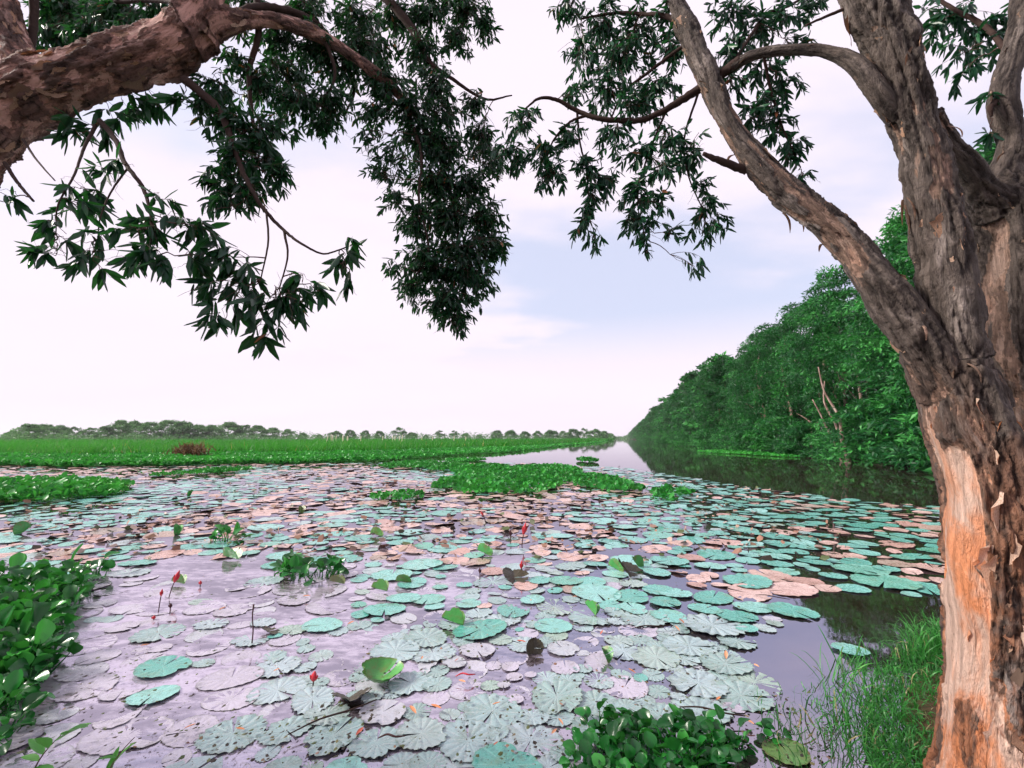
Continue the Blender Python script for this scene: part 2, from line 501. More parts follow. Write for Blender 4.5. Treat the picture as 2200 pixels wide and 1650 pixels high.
def bark_body(lines, names, root, mat, voxel, seed, amp, warm_fn, base, freq=8.5, stretch=0.22, peel_fn=None):
    """unite the limbs into one skin, peel it in layers, then hand each limb back as its own part"""
    acc = Acc(); cs = []
    for ln in lines:
        c = catmull(ln, 14); cs.append(c)
        acc.add(*tube(c, 20))
    tmp = obj('trunk_raw', acc.mesh('trunk_raw', None))
    md = tmp.modifiers.new('r', 'REMESH'); md.mode = 'VOXEL'; md.voxel_size = voxel; md.adaptivity = 0
    dg = bpy.context.evaluated_depsgraph_get()
    me = bpy.data.meshes.new_from_object(tmp.evaluated_get(dg))
    bpy.data.objects.remove(tmp)
    n = len(me.vertices)
    V = np.zeros(n * 3); me.vertices.foreach_get('co', V); V = V.reshape(-1, 3)
    Nv = np.zeros(n * 3); me.vertices.foreach_get('normal', Nv); Nv = Nv.reshape(-1, 3)
    nf = len(me.polygons)
    tot = np.zeros(nf, dtype=np.int32); me.polygons.foreach_get('loop_total', tot)
    lv = np.zeros(len(me.loops), dtype=np.int32); me.loops.foreach_get('vertex_index', lv)
    st = np.concatenate([[0], np.cumsum(tot)[:-1]])
    quads = lv[st[tot == 4][:, None] + np.arange(4)]
    # limb coordinates
    best = np.full(n, 1e9); bid = np.zeros(n, dtype=int); co = np.zeros((n, 3)); arr = np.zeros(n)
    for li, c in enumerate(cs):
        T, U, W_ = tube_frames(c)
        s = np.concatenate([[0], np.cumsum(np.linalg.norm(np.diff(c[:, :3], axis=0), axis=1))])
        for a0 in range(0, n, 20000):
            v = V[a0:a0 + 20000]
            d = np.linalg.norm(v[:, None] - c[None, :, :3], axis=2)
            k_ = (d / c[None, :, 3]).argmin(1)
            dd = d[np.arange(len(v)), k_] / c[k_, 3]
            rel = v - c[k_, :3]
            q = np.stack([(rel * U[k_]).sum(1), (rel * W_[k_]).sum(1), s[k_] + (rel * T[k_]).sum(1) + li * 3.7], 1)
            m = dd < best[a0:a0 + 20000]
            idx = np.arange(a0, a0 + len(v))[m]
            best[idx] = dd[m]; bid[idx] = li; co[idx] = q[m]; arr[idx] = c[k_[m], 3]
    # layered peeling relief
    st1 = co * np.array([1, 1, stretch])
    big = fbm(co * np.array([1, 1, 0.6]) * 5.5, 3, seed)
    peel = fbm(st1 * freq + (big[:, None] - 0.5) * 1.6, 5, seed + 3, 0.52)
    if peel_fn is not None: peel = peel + peel_fn(V, Nv, arr)
    lv_ = np.clip((peel - 0.28) / 0.44, 0, 1) * 5
    fr = lv_ - np.floor(lv_)
    step = np.floor(lv_) + np.clip((fr - 0.72) / 0.28, 0, 1) ** 2
    layer = step / 5
    ridge = np.abs(fbm(st1 * np.array([22, 22, 12]), 4, seed + 9) - 0.5) * 2
    fine = fbm(co * np.array([1, 1, 0.5]) * 60, 3, seed + 12)
    scale = np.clip(arr / 0.12, 0.22, 1.0) * amp
    disp = scale * ((big - 0.5) * 0.085 + (layer - 0.4) * 0.062 - np.clip(0.13 - ridge, 0, 1) * 0.14 * np.clip(layer * 2.5, 0.1, 1) + (fine - 0.5) * 0.014 * np.clip(layer * 2, 0.15, 1))
    crev = np.clip((0.11 - ridge) / 0.11, 0, 1) * np.clip(layer * 2.2, 0, 1) + np.clip((fr - 0.55) / 0.12, 0, 1) * np.clip((0.74 - fr) / 0.1, 0, 1) * 0.8
    V2 = V + Nv * disp[:, None]
    warm = warm_fn(V2)
    parts = []
    fb = bid[quads[:, 0]]
    for li, nm in enumerate(names):
        fsel = quads[fb == li]
        if not len(fsel): continue
        used, inv = np.unique(fsel, return_inverse=True)
        pm = mesh(nm, V2[used] - base, inv.reshape(-1, 4), mat, True,
                  {'bark_co': co[used], 'layer': layer[used], 'crevice': np.clip(crev[used], 0, 1), 'warm': warm[used]})
        parts.append(obj(nm, pm, root))
    bpy.data.meshes.remove(me)
    return V2, Nv, cs, bid, co, arr, layer

def flake_mesh(i):
    r = np.random.default_rng(100 + i)
    nu, nv = 4, 6
    u, v = np.meshgrid(np.linspace(-0.5, 0.5, nu), np.linspace(0, 1, nv))
    e = u + 0.5                                   # 0 along the attached edge, 1 along the torn free edge
    w = (0.18 + 0.30 * np.sin(np.pi * (0.06 + 0.88 * v)) ** 0.8) * (1 + 0.22 * r.standard_normal((nv, 1)) * e)
    x = e * w
    y = (v - 0.5) * (1.9 - 0.35 * e) + 0.10 * r.standard_normal(v.shape) * e
    lift = 0.10 + 0.30 * r.random()
    curl = lift * e ** 1.6 * (0.6 + 0.4 * np.sin(v * 4 + i)) - 0.03 + 0.04 * np.sin(v * 7 + i) * e
    V = np.stack([x - 0.5 * e ** 3 * lift * 0.6, y, curl], -1).reshape(-1, 3)
    a = np.arange(nv - 1)[:, None] * nu; b = np.arange(nu - 1)[None]
    return mesh('bark_flake', V, np.stack([a + b, a + b + 1, a + nu + b + 1, a + nu + b], -1).reshape(-1, 4), M_FLAKE)
k = NT('bark_flake_fresh')
oi = k.n('ShaderNodeObjectInfo').outputs['Random']
fn = k.noise(k.map(k.obco(), (1, 0.3, 1)), 30, 4, 0.65)
M_FLAKE_W = k.done(k.leaf_shader(k.mix(k.ramp(fn, 0.4, 0.75), k.colramp(oi, [(0, (0.60, 0.22, 0.09)), (0.4, (0.62, 0.38, 0.26)), (0.8, (0.66, 0.50, 0.40)), (1, (0.34, 0.18, 0.11))]), (0.25, 0.13, 0.08)), (0.75, 0.25, 0.08), 0.75, 0.25, 0.25))
FLAKES = [flake_mesh(i) for i in range(9)]
FLAKES_W = []
for i in range(20, 27):
    fm_ = flake_mesh(i); fm_.materials[0] = M_FLAKE_W; FLAKES_W.append(fm_)

def mat_of(A, D, N, S, p):
    sx_, sy_, sz_ = S if np.ndim(S) else (S, S, S)
    M = Matrix.Identity(4)
    for r in range(3):
        M[r][0] = A[r] * sx_; M[r][1] = D[r] * sy_; M[r][2] = N[r] * sz_; M[r][3] = p[r]
    return M

def flakes(root, base, body, n, size, seed, zmax=9.0, pool=None, power=1.5):
    V2, Nv, cs, bid, co, arr, layer = body
    r = np.random.default_rng(seed)
    face = (Nv[:, 1] < 0.55) & (arr > 0.02)
    x, y, z = V2[:, 0], V2[:, 1], V2[:, 2] - HCAM
    dep = y * CP + z * SP
    pxx = CX + F * x / dep; pyy = CY - F * (-y * SP + z * CP) / dep
    ok = face & (pxx > -60) & (pxx < 2260) & (pyy > -60) & (pyy < 1710) & (V2[:, 2] < zmax)
    ids = np.nonzero(ok)[0]
    wgt = layer[ids] ** power + 0.05; wgt /= wgt.sum()
    for i in r.choice(ids, n, replace=False, p=wgt):
        c = cs[bid[i]]
        k_ = np.linalg.norm(c[:, :3] - V2[i], axis=1).argmin()
        T = nrm(np.gradient(c[:, :3], axis=0))[k_]
        N = Nv[i]
        D = T * r.choice((-1, 1)) + np.cross(T, N) * r.standard_normal() * 0.28
        D = D - N * np.dot(D, N)
        A, D, N = frames(D[None], N[None])
        s = size * (0.4 + 1.1 * r.random() ** 2) * min(1.0, 0.35 + arr[i] / 0.12)
        o = obj('bark_flake', (pool or FLAKES)[r.integers(len(pool or FLAKES))], root)
        o.matrix_basis = mat_of(A[0], D[0], N[0], (s * (0.7 + r.random()), s * 1.15, s), V2[i] - base - Nv[i] * 0.004)

# ---- leaves
def lance(nst=4, width=0.22, fold=0.05, bend=0.12):
    t = np.linspace(0.12, 0.86, nst)
    w = width * 0.5 * np.sin(np.pi * t ** 0.85) ** 0.8
    V = [(0, 0, 0)]
    for ti, wi in zip(t, w):
        zb = -bend * ti * ti
        V += [(-wi, ti, zb + fold * wi / width), (0, ti, zb - fold * 0.5), (wi, ti, zb + fold * wi / width)]
    V.append((0, 1, -bend))
    tri = [(0, 2, 1), (0, 3, 2)]; q = []
    for s in range(nst - 1):
        a = 1 + 3 * s
        q += [(a, a + 1, a + 4, a + 3), (a + 1, a + 2, a + 5, a + 4)]
    a = 1 + 3 * (nst - 1); e = len(V) - 1
    tri += [(a, a + 1, e), (a + 1, a + 2, e)]
    return np.array(V, dtype=float), [np.array(q), np.array(tri)]
LV, LF = lance(3, 0.28, 0.06, 0.10)
def leaf_variants(mat):
    out = []
    for tv in (0.1, 0.3, 0.45, 0.6, 0.8):
        out.append(mesh('leaf', LV, LF, mat, True, {'tint': np.full(len(LV), tv)}))
    return out

class Foliage:
    def __init__(s, seed):
        s.r = np.random.default_rng(seed); s.tw = Acc()
        s.P, s.A, s.D, s.N, s.S, s.t = [], [], [], [], [], []
        s.anchor = []
    def twig(s, pts, r0, r1):
        c = np.column_stack([pts, np.linspace(r0, r1, len(pts))])
        s.tw.add(*tube(c, 4, False))
    def leafs(s, pts, n, L, tint, u0=0.3, droop=0.8):
        r = s.r
        T = nrm(np.gradient(pts, axis=0))
        u = np.concatenate([u0 + (1 - u0) * r.random(max(n - 3, 1)), [1, 1, 1]])[:n]
        f = u * (len(pts) - 1); i = np.minimum(f.astype(int), len(pts) - 2); w = (f - i)[:, None]
        p = pts[i] * (1 - w) + pts[i + 1] * w
        t = T[i]
        side = r.standard_normal((n, 3)); side -= t * (side * t).sum(1, keepdims=True); side = nrm(side)
        D = t * 0.5 + side * (0.55 + 0.35 * r.random((n, 1))) + np.array((0, 0, -1.0)) * droop * (0.5 + r.random((n, 1)))
        A, D, N = frames(D, r.standard_normal((n, 3)) + np.array((0, 0, 0.8)))
        s.P.append(p); s.A.append(A); s.D.append(D); s.N.append(N)
        s.S.append(L * (0.5 + 0.75 * r.random(n)))
        tt = np.clip(tint + 0.20 * r.standard_normal(n), 0.0, 0.90)
        tt[r.random(n) < 0.006] = 1.0
        s.t.append(tt)
    def blob(s, cx, cy, rx, ry, Y, L, cov=1.2, tint=0.3, dr=None, bare=2, main=True, per=9, droop=0.8):
        r = s.r
        m = depth_scale(cx, cy, Y)
        C = P(cx, cy, Y)
        a, b = rx * m, ry * m
        c = dr if dr is not None else 0.6 * (a + b) / 2 + 0.05
        leafpx = L / m
        nl = cov * math.pi * rx * ry / (leafpx * leafpx * 0.24 * 0.55 * 0.62)
        ns = max(2, int(round(nl / per)))
        att = np.concatenate(s.anchor)
        dd = att - C
        cost = np.linalg.norm(dd, axis=1) + np.where(dd[:, 2] < 0, -dd[:, 2] * 1.2, 0)
        A0 = att[cost.argmin()]
        top = C + np.array((0, 0, b * 0.35))
        if main:
            mid = (A0 + top) / 2 + np.array((0, 0, 0.10 * np.linalg.norm(A0 - top))) + 0.03 * r.standard_normal(3)
            mt = bez(A0, mid, C - np.array((0, 0, b * 0.2)), 9)
            mt[1:-1] += 0.006 * r.standard_normal((7, 3))
            s.twig(mt, 0.0035, 0.0015)
        else:
            mt = np.repeat(top[None], 9, 0)
        for _ in range(ns):
            v = r.standard_normal(3); v /= np.linalg.norm(v); v *= r.random() ** 0.4
            e = C + v * np.array((a, c, b))
            st = mt[r.integers(3, 9)] if r.random() < 0.6 else C + np.array((a * 0.5, c * 0.5, b * 0.4)) * r.uniform(-1, 1, 3) + np.array((0, 0, b * 0.3))
            l = np.linalg.norm(e - st)
            mx = L * 4.5
            if l > mx: st = e + (st - e) / l * mx * (0.6 + 0.4 * r.random())
            mid = (st + e) / 2 + np.array((0, 0, 0.22 * np.linalg.norm(st - e))) + 0.012 * r.standard_normal(3)
            q = bez(st, mid, e, 6)
            s.twig(q, 0.0017, 0.0008)
            s.leafs(q, per, L, tint, 0.25, droop)
        for _ in range(bare):
            st = mt[r.integers(2, 9)]
            e = C + np.array((a, c, b)) * r.uniform(-1, 1, 3) * 1.15 - np.array((0, 0, b * 0.3))
            q = bez(st, (st + e) / 2 + 0.03 * r.standard_normal(3), e, 8)
            q[1:] += 0.004 * r.standard_normal((7, 3))
            s.twig(q, 0.0014, 0.0006)
    def build(s, root, base, mat, nmax=300):
        Pn = np.concatenate(s.P); A = np.concatenate(s.A); D = np.concatenate(s.D); N = np.concatenate(s.N); S = np.concatenate(s.S); t = np.concatenate(s.t)
        obj('twigs', s.tw.mesh('twigs', M_TWIG), root, -base)['kind'] = 'stuff'
        # size as seen; the leaves that show largest are parts of their own
        mid = Pn + D * S[:, None] * 0.5
        dep = mid[:, 1]
        appar = S / dep * (np.abs(N[:, 1]) * 0.7 + 0.3)
        inside = (np.abs(mid[:, 0] / dep) < 1.08) & (mid[:, 2] < HCAM + dep * 0.93)
        order = np.argsort(-(appar * inside))
        big = order[:nmax]; rest = order[nmax:]
        var = leaf_variants(mat)
        for i in big:
            oo = obj('leaf', var[min(4, int(t[i] * 5))], root)
            oo.matrix_basis = mat_of(A[i], D[i], N[i], S[i], Pn[i] - base)
        V, Fs = stamp(LV, LF, Pn[rest] - base, A[rest], D[rest], N[rest], S[rest])
        fo = obj('foliage', mesh('foliage', V, Fs, mat, True, {'tint': np.repeat(t[rest], len(LV))}), root)
        fo['kind'] = 'stuff'
        return len(Pn)

def branches(root, base, fol, lines):
    for ln in lines:
        c = catmull(px_line(ln), 10)
        c[1:-1, :3] += np.random.default_rng(int(ln[0][0])).standard_normal((len(c) - 2, 3)) * c[1:-1, 3:4] * 0.06
        c[:, 3] *= 0.68
        fol.anchor.append(c[:, :3])
        V, Fs = tube(c, 7)
        obj('branch', mesh('branch', V - base, Fs, M_BRANCH), root)

# ---- right-hand paperbark: one trunk that forks into three stems
baseR = np.array((*P(2130, 1700, 2.02)[:2], 0.0))
treeR = thing('paperbark_tree', 'leaning multi-stemmed paperbark with orange peeling trunk on the grassy bank', 'tree', baseR)
linesR = [
    px_line([(2185, 1900, 146, 2.0), (2152, 1700, 114, 2.02), (2137, 1600, 94, 2.03), (2142, 1450, 88, 2.05), (2142, 1300, 89, 2.06), (2132, 1150, 87, 2.08), (2110, 1000, 83, 2.10), (2080, 900, 76, 2.12), (2056, 810, 65, 2.14)]),
    px_line([(2062, 880, 84, 2.13), (1990, 760, 64, 2.15), (1925, 660, 54, 2.2), (1862, 580, 50, 2.25), (1795, 500, 48, 2.3), (1690, 415, 45, 2.38), (1610, 330, 42, 2.46), (1555, 245, 34, 2.53), (1520, 170, 32, 2.6), (1485, 85, 29, 2.66), (1450, 0, 26, 2.72), (1405, -140, 23, 2.8)], 0.68),
    px_line([(2075, 860, 82, 2.13), (2042, 730, 62, 2.13), (2030, 620, 56, 2.13), (2020, 520, 54, 2.13), (2000, 420, 57, 2.13), (1985, 320, 56, 2.14), (1955, 220, 60, 2.15), (1920, 120, 60, 2.16), (1888, 20, 58, 2.17), (1840, -140, 52, 2.2)], 0.76),
    px_line([(2160, 1180, 70, 2.3), (2215, 1050, 80, 2.32), (2225, 920, 88, 2.34), (2205, 780, 90, 2.36), (2195, 650, 86, 2.38), (2180, 540, 84, 2.4), (2165, 455, 74, 2.4), (2160, 380, 36, 2.4), (2172, 300, 27, 2.4), (2152, 215, 24, 2.4), (2172, 130, 24, 2.42), (2195, 40, 22, 2.44), (2210, -120, 20, 2.46)], 0.82),
    px_line([(2160, 480, 46, 2.39), (2100, 395, 26, 2.33), (2040, 315, 24, 2.25), (1995, 250, 30, 2.2)]),
    px_line([(1985, 340, 13, 2.19), (1940, 275, 15, 2.17), (1890, 205, 16, 2.15), (1838, 140, 15, 2.2), (1780, 112, 12, 2.27), (1700, 106, 10, 2.35), (1620, 118, 9.5, 2.45), (1570, 146, 9, 2.53)]),
]
def peel_lit_R(v, nv, arr):
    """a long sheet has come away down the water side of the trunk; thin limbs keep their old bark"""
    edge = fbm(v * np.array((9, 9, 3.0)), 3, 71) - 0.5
    side = np.clip((-nv[:, 0] - 0.66 + edge * 0.7) / 0.2, 0, 1)  # side facing the sun, its brightness painted as cream inner bark
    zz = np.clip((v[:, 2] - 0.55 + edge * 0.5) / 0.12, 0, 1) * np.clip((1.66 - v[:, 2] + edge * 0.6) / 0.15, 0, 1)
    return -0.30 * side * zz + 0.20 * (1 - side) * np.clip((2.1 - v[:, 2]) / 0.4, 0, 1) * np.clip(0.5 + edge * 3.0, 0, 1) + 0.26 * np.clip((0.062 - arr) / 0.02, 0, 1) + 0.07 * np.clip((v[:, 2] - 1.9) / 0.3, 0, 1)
bodyR = bark_body(linesR, ['trunk', 'limb', 'limb', 'limb', 'limb', 'limb'], treeR, M_BARK_R, 0.0085, 21, 0.9, lambda v: np.clip((2.0 - v[:, 2]) / 1.5, 0, 1) * (0.85 + 0.9 * np.clip(fbm(v * 3.0, 3, 3) - 0.3, 0, 0.6)), baseR, 8.5, 0.22, peel_lit_R)
flakes(treeR, baseR, bodyR, 215, 0.048, 5)
flakes(treeR, baseR, bodyR, 75, 0.056, 6, 1.75, FLAKES_W, 0.5)
# loose ribbons of bark hanging from the stems
for (px, py, Y, L, dx) in [(1668, 478, 2.28, 0.12, 0.02), (1690, 470, 2.3, 0.10, 0.06), (1938, 430, 2.08, 0.14, -0.03), (1944, 440, 2.07, 0.16, -0.01), (1950, 425, 2.07, 0.12, 0.01), (1555, 345, 2.44, 0.07, -0.05), (1730, 555, 2.2, 0.05, -0.03), (2130, 195, 2.36, 0.11, -0.03), (2035, 270, 2.05, 0.07, 0.05), (1985, 700, 2.0, 0.07, -0.01), (2080, 780, 1.98, 0.09, 0.03)]:
    vv = bodyR[0]; dq = vv[:, 1] * CP + (vv[:, 2] - HCAM) * SP
    sc_ = np.hypot(CX + F * vv[:, 0] / dq - px, CY - F * (-vv[:, 1] * SP + (vv[:, 2] - HCAM) * CP) / dq - py) + dq * 30
    p0 = vv[sc_.argmin()]
    q = bez(p0, p0 + np.array((dx * 1.2, -0.03, -L * 0.35)), p0 + np.array((dx, -0.015, -L)), 7)
    sidev = nrm(np.array((1.0, 0.3, 0.1)))
    wv = np.array((0.010, 0.012, 0.011, 0.010, 0.008, 0.006, 0.001))[:, None] * sidev
    V = np.concatenate([q - wv, q + np.array((0, -0.004, 0)), q + wv]) - baseR
    i7 = np.arange(6)
    obj('bark_strip', mesh('bark_strip', V, np.concatenate([np.stack([i7, i7 + 1, i7 + 8, i7 + 7], 1), np.stack([i7 + 7, i7 + 8, i7 + 15, i7 + 14], 1)]), M_FLAKE), treeR)
folR = Foliage(31)
for c in bodyR[2]: folR.anchor.append(c[6:, :3])
branches(treeR, baseR, folR, [
    [(1590, 132, 17, 2.5), (1560, 152, 16, 2.55), (1500, 192, 14, 2.65), (1430, 236, 10, 2.72), (1370, 258, 9, 2.8), (1290, 255, 8, 2.85), (1240, 238, 7, 2.9), (1200, 216, 6, 2.9), (1160, 211, 4.5, 2.9), (1128, 234, 2.5, 2.9)],
    [(1270, 245, 5, 2.88), (1225, 262, 4, 2.9), (1190, 300, 3, 2.92), (1170, 345, 2, 2.95)],
    [(1240, 240, 4, 2.9), (1245, 300, 3.2, 2.95), (1260, 370, 2.5, 2.95), (1265, 440, 2, 2.95)],
    [(1480, 60, 9, 2.68), (1430, 35, 8, 2.75), (1380, 30, 6, 2.85), (1320, 28, 5, 2.95), (1250, 40, 3, 3.0)],
    [(1480, 90, 6, 2.66), (1400, 150, 5, 2.8), (1340, 200, 4, 2.9), (1310, 260, 2.5, 2.95)],
    [(1560, 160, 5, 2.55), (1640, 40, 5, 2.7), (1700, 10, 4, 2.8), (1760, -30, 3, 2.8)],
    [(1640, 115, 5, 2.42), (1655, 190, 4, 2.5), (1680, 270, 3, 2.55), (1720, 360, 2, 2.6)],
    [(1500, 200, 4, 2.65), (1470, 300, 3, 2.75), (1480, 380, 2.5, 2.75), (1510, 450, 1.8, 2.75)],
    [(1430, 240, 4, 2.75), (1390, 340, 3, 2.85), (1370, 430, 2.2, 2.85), (1385, 510, 1.5, 2.85)],
    [(1605, 368, 14, 2.46), (1548, 346, 11, 2.45), (1510, 330, 6, 2.45)],
    [(1850, 10, 6, 2.2), (1800, 25, 5, 2.25), (1730, 55, 3, 2.3)],
    [(2170, 120, 9, 2.42), (2120, 60, 8, 2.6), (2050, 20, 6, 2.7), (1990, -20, 5, 2.8)],
    [(2140, 215, 9, 2.38), (2128, 232, 8, 2.36), (2130, 250, 4, 2.36)],
])
SL = 0.068
for b in [(1215, 20, 45, 35, 3.0), (1290, 45, 70, 50, 3.0), (1370, 70, 60, 60, 2.95), (1330, 130, 80, 50, 2.95), (1250, 130, 45, 50, 3.0), (1300, 190, 60, 50, 2.95), (1240, 200, 30, 30, 3.0),
          (1430, 110, 45, 60, 2.85), (1410, 190, 60, 45, 2.85), (1360, 235, 70, 40, 2.85), (1440, 30, 35, 40, 2.8),
          (1130, 265, 45, 40, 2.95), (1095, 330, 40, 40, 2.95), (1160, 330, 45, 40, 2.95), (1225, 300, 45, 40, 2.95), (1190, 370, 40, 35, 2.95), (1170, 390, 25, 30, 2.95),
          (1255, 355, 40, 40, 2.95), (1275, 415, 35, 50, 2.95), (1255, 480, 32, 40, 2.95), (1278, 525, 18, 25, 2.95), (1320, 300, 40, 40, 2.9), (1310, 380, 25, 40, 2.92),
          (1375, 330, 45, 40, 2.85), (1370, 420, 45, 55, 2.85), (1385, 490, 38, 40, 2.85), (1390, 535, 20, 18, 2.85), (1350, 480, 20, 30, 2.85),
          (1440, 300, 50, 45, 2.75), (1430, 370, 45, 40, 2.75), (1420, 430, 30, 35, 2.78), (1490, 320, 30, 45, 2.7), (1500, 400, 20, 25, 2.7), (1520, 445, 35, 40, 2.75), (1510, 490, 38, 30, 2.75), (1545, 480, 18, 30, 2.75),
          (1493, 570, 18, 20, 2.75), (1445, 500, 20, 25, 2.8),
          (1560, 40, 50, 45, 2.75), (1620, 70, 45, 45, 2.75), (1680, 40, 45, 40, 2.75), (1740, 20, 40, 30, 2.75), (1700, 100, 40, 30, 2.7), (1590, 110, 35, 30, 2.65),
          (1640, 150, 40, 40, 2.6), (1690, 180, 40, 40, 2.6), (1650, 220, 45, 35, 2.55), (1580, 190, 30, 35, 2.6), (1610, 260, 35, 35, 2.58), (1665, 280, 45, 35, 2.6), (1700, 320, 35, 30, 2.6), (1725, 380, 20, 28, 2.6), (1690, 340, 25, 20, 2.6),
          (1560, 120, 30, 40, 2.65)]:
    folR.blob(*b, SL, 1.3, 0.38, bare=3)
for b in [(2040, 30, 70, 45, 2.75), (2110, 60, 60, 45, 2.7), (2160, 100, 40, 40, 2.7), (2070, 110, 50, 40, 2.65), (2010, 60, 30, 30, 2.75), (2065, 155, 28, 25, 2.6), (2185, 40, 30, 40, 2.7), (2130, 290, 14, 18, 2.4), (2130, 200, 12, 18, 2.4)]:
    folR.blob(*b, 0.085, 1.1, 0.40, bare=1)
nR = folR.build(treeR, baseR, M_LEAF_R)

# ---- left-hand paperbark: a thick limb reaching in over the water
baseL = np.array((-4.25, 2.3, 0.05))
treeL = thing('paperbark_tree', 'paperbark whose thick pinkish limb arches in with drooping dark foliage', 'tree', baseL)
lm = px_line([(-120, 350, 78, 2.55), (-20, 258, 68, 2.55), (80, 198, 61, 2.55), (180, 164, 54, 2.55), (280, 134, 54, 2.55), (365, 98, 56, 2.55), (425, 58, 44, 2.57), (478, 45, 29, 2.62), (540, 42, 19, 2.72), (620, 52, 15, 2.85), (705, 86, 14.5, 3.0), (785, 140, 12, 3.1), (850, 196, 10, 3.2), (905, 262, 8, 3.3)])
linesL = [
    np.vstack([np.array([(-4.35, 2.2, -0.3, 0.36), (-4.25, 2.3, 0.4, 0.31), (-4.1, 2.4, 1.4, 0.28), (-3.75, 2.5, 2.25, 0.25)]), lm[:2]]),
    lm,
    px_line([(75, 195, 52, 2.55), (28, 110, 46, 2.58), (0, 30, 46, 2.6), (-40, -120, 44, 2.6)], 0.85),
    px_line([(410, 75, 62, 2.57), (440, 10, 48, 2.57), (455, -80, 36, 2.6), (480, -200, 30, 2.65)], 0.85),
]
bodyL = bark_body(linesL, ['trunk', 'limb', 'limb', 'limb'], treeL, M_BARK_L, 0.0095, 55, 0.72, lambda v: np.full(len(v), 0.30), baseL, 15.0, 0.6, lambda v, nv, arr: np.full(len(v), -0.05))
flakes(treeL, baseL, bodyL, 240, 0.050, 8)
folL = Foliage(77)
for c in bodyL[2][1:]: folL.anchor.append(c[8:, :3])
branches(treeL, baseL, folL, [
    [(395, 170, 14, 2.55), (465, 230, 12, 2.55), (497, 300, 10, 2.5), (520, 365, 8, 2.45), (560, 440, 6.5, 2.4), (610, 495, 5, 2.35), (650, 525, 4, 2.3), (692, 545, 3, 2.3), (725, 538, 2.5, 2.3), (765, 522, 1.6, 2.3)],
    [(610, 495, 4.5, 2.35), (618, 550, 3, 2.3), (600, 620, 2, 2.25)],
    [(572, 450, 3.5, 2.38), (576, 520, 3, 2.3), (560, 600, 2, 2.2)],
    [(215, 260, 9, 2.5), (248, 300, 8, 2.4), (268, 350, 7, 2.3), (308, 405, 6, 2.2), (326, 480, 4, 2.1), (320, 540, 2.5, 2.1)],
    [(205, 270, 6, 2.5), (180, 320, 4.5, 2.35), (160, 375, 3.5, 2.2), (125, 440, 2.5, 2.1), (120, 500, 1.6, 2.1)],
    [(275, 360, 3.5, 2.28), (240, 410, 2.8, 2.2), (215, 470, 2.2, 2.1), (210, 540, 1.6, 2.1)],
    [(50, 300, 4, 2.45), (80, 345, 3, 2.3), (118, 388, 2, 2.2)],
    [(10, 350, 6, 2.5), (40, 395, 5, 2.4), (72, 432, 3.5, 2.35)],
    [(548, -40, 11, 2.8), (556, 70, 10, 2.8), (536, 150, 8, 2.8), (542, 250, 6, 2.8), (556, 330, 4, 2.8), (520, 410, 3, 2.7)],
    [(500, 30, 10, 2.65), (560, 15, 12, 2.8), (640, 30, 12, 3.0), (700, 70, 8, 3.2), (760, 180, 5, 3.3), (740, 250, 3, 3.3)],
    [(800, -40, 15, 3.4), (880, 55, 13, 3.4), (920, 130, 9, 3.4), (965, 165, 6, 3.4), (1040, 212, 4, 3.4), (1100, 205, 2, 3.3)],
    [(905, 262, 10, 3.3), (940, 330, 8, 3.35), (970, 420, 6, 3.35), (985, 520, 4.5, 3.35), (975, 620, 3, 3.35), (965, 690, 1.6, 3.35)],
    [(870, 230, 6, 3.25), (905, 330, 5, 3.2), (900, 430, 4, 3.15), (920, 540, 3, 3.15), (880, 610, 1.6, 3.15)],
    [(700, 90, 6, 2.98), (720, 160, 5, 3.0), (690, 230, 3, 3.0)],
    [(75, -60, 13, 2.75), (72, 40, 12, 2.75), (66, 130, 10, 2.7)],
    [(450, 20, 9, 2.6), (330, 0, 8, 3.0), (200, 10, 6, 3.3), (110, 30, 4, 3.4)],
    [(900, -30, 8, 3.5), (970, 10, 6, 3.5), (1030, 40, 3, 3.5)],
])
BL, ML, FL = 0.112, 0.078, 0.062
# crown overhead
for b in [(130, 25, 60, 40, 3.3), (190, 70, 60, 40, 3.2), (250, 25, 70, 40, 3.3), (330, 20, 50, 30, 3.2), (110, 80, 40, 35, 3.2), (270, 75, 40, 25, 3.2), (200, 20, 60, 30, 3.6), (140, 60, 60, 40, 3.6)]:
    folL.blob(*b, ML, 2.6, 0.40, bare=0)
for b in [(540, 10, 60, 30, 3.0), (600, 90, 50, 50, 3.0), (660, 20, 70, 40, 3.2), (680, 110, 70, 60, 3.1), (760, 40, 60, 50, 3.3), (740, 150, 60, 50, 3.2), (620, 160, 60, 40, 3.0), (560, 190, 50, 50, 2.9), (640, 220, 70, 50, 2.95), (720, 230, 60, 45, 3.1), (800, 110, 60, 60, 3.3),
          (850, 40, 60, 50, 3.5), (830, 190, 60, 50, 3.2), (920, 30, 60, 50, 3.5), (1000, 20, 60, 40, 3.5), (1040, 60, 30, 40, 3.5), (980, 90, 40, 40, 3.5), (900, 110, 50, 50, 3.4), (930, 180, 50, 50, 3.3), (880, 240, 60, 50, 3.2), (960, 250, 55, 45, 3.35), (1020, 225, 35, 30, 3.35),
          (500, 130, 30, 40, 2.8), (520, 60, 25, 20, 2.8), (470, 190, 50, 45, 2.7), (440, 230, 50, 30, 2.65), (800, 250, 35, 35, 3.2), (690, 270, 40, 30, 3.1)]:
    folL.blob(*b, FL, 1.9, 0.38, bare=2)
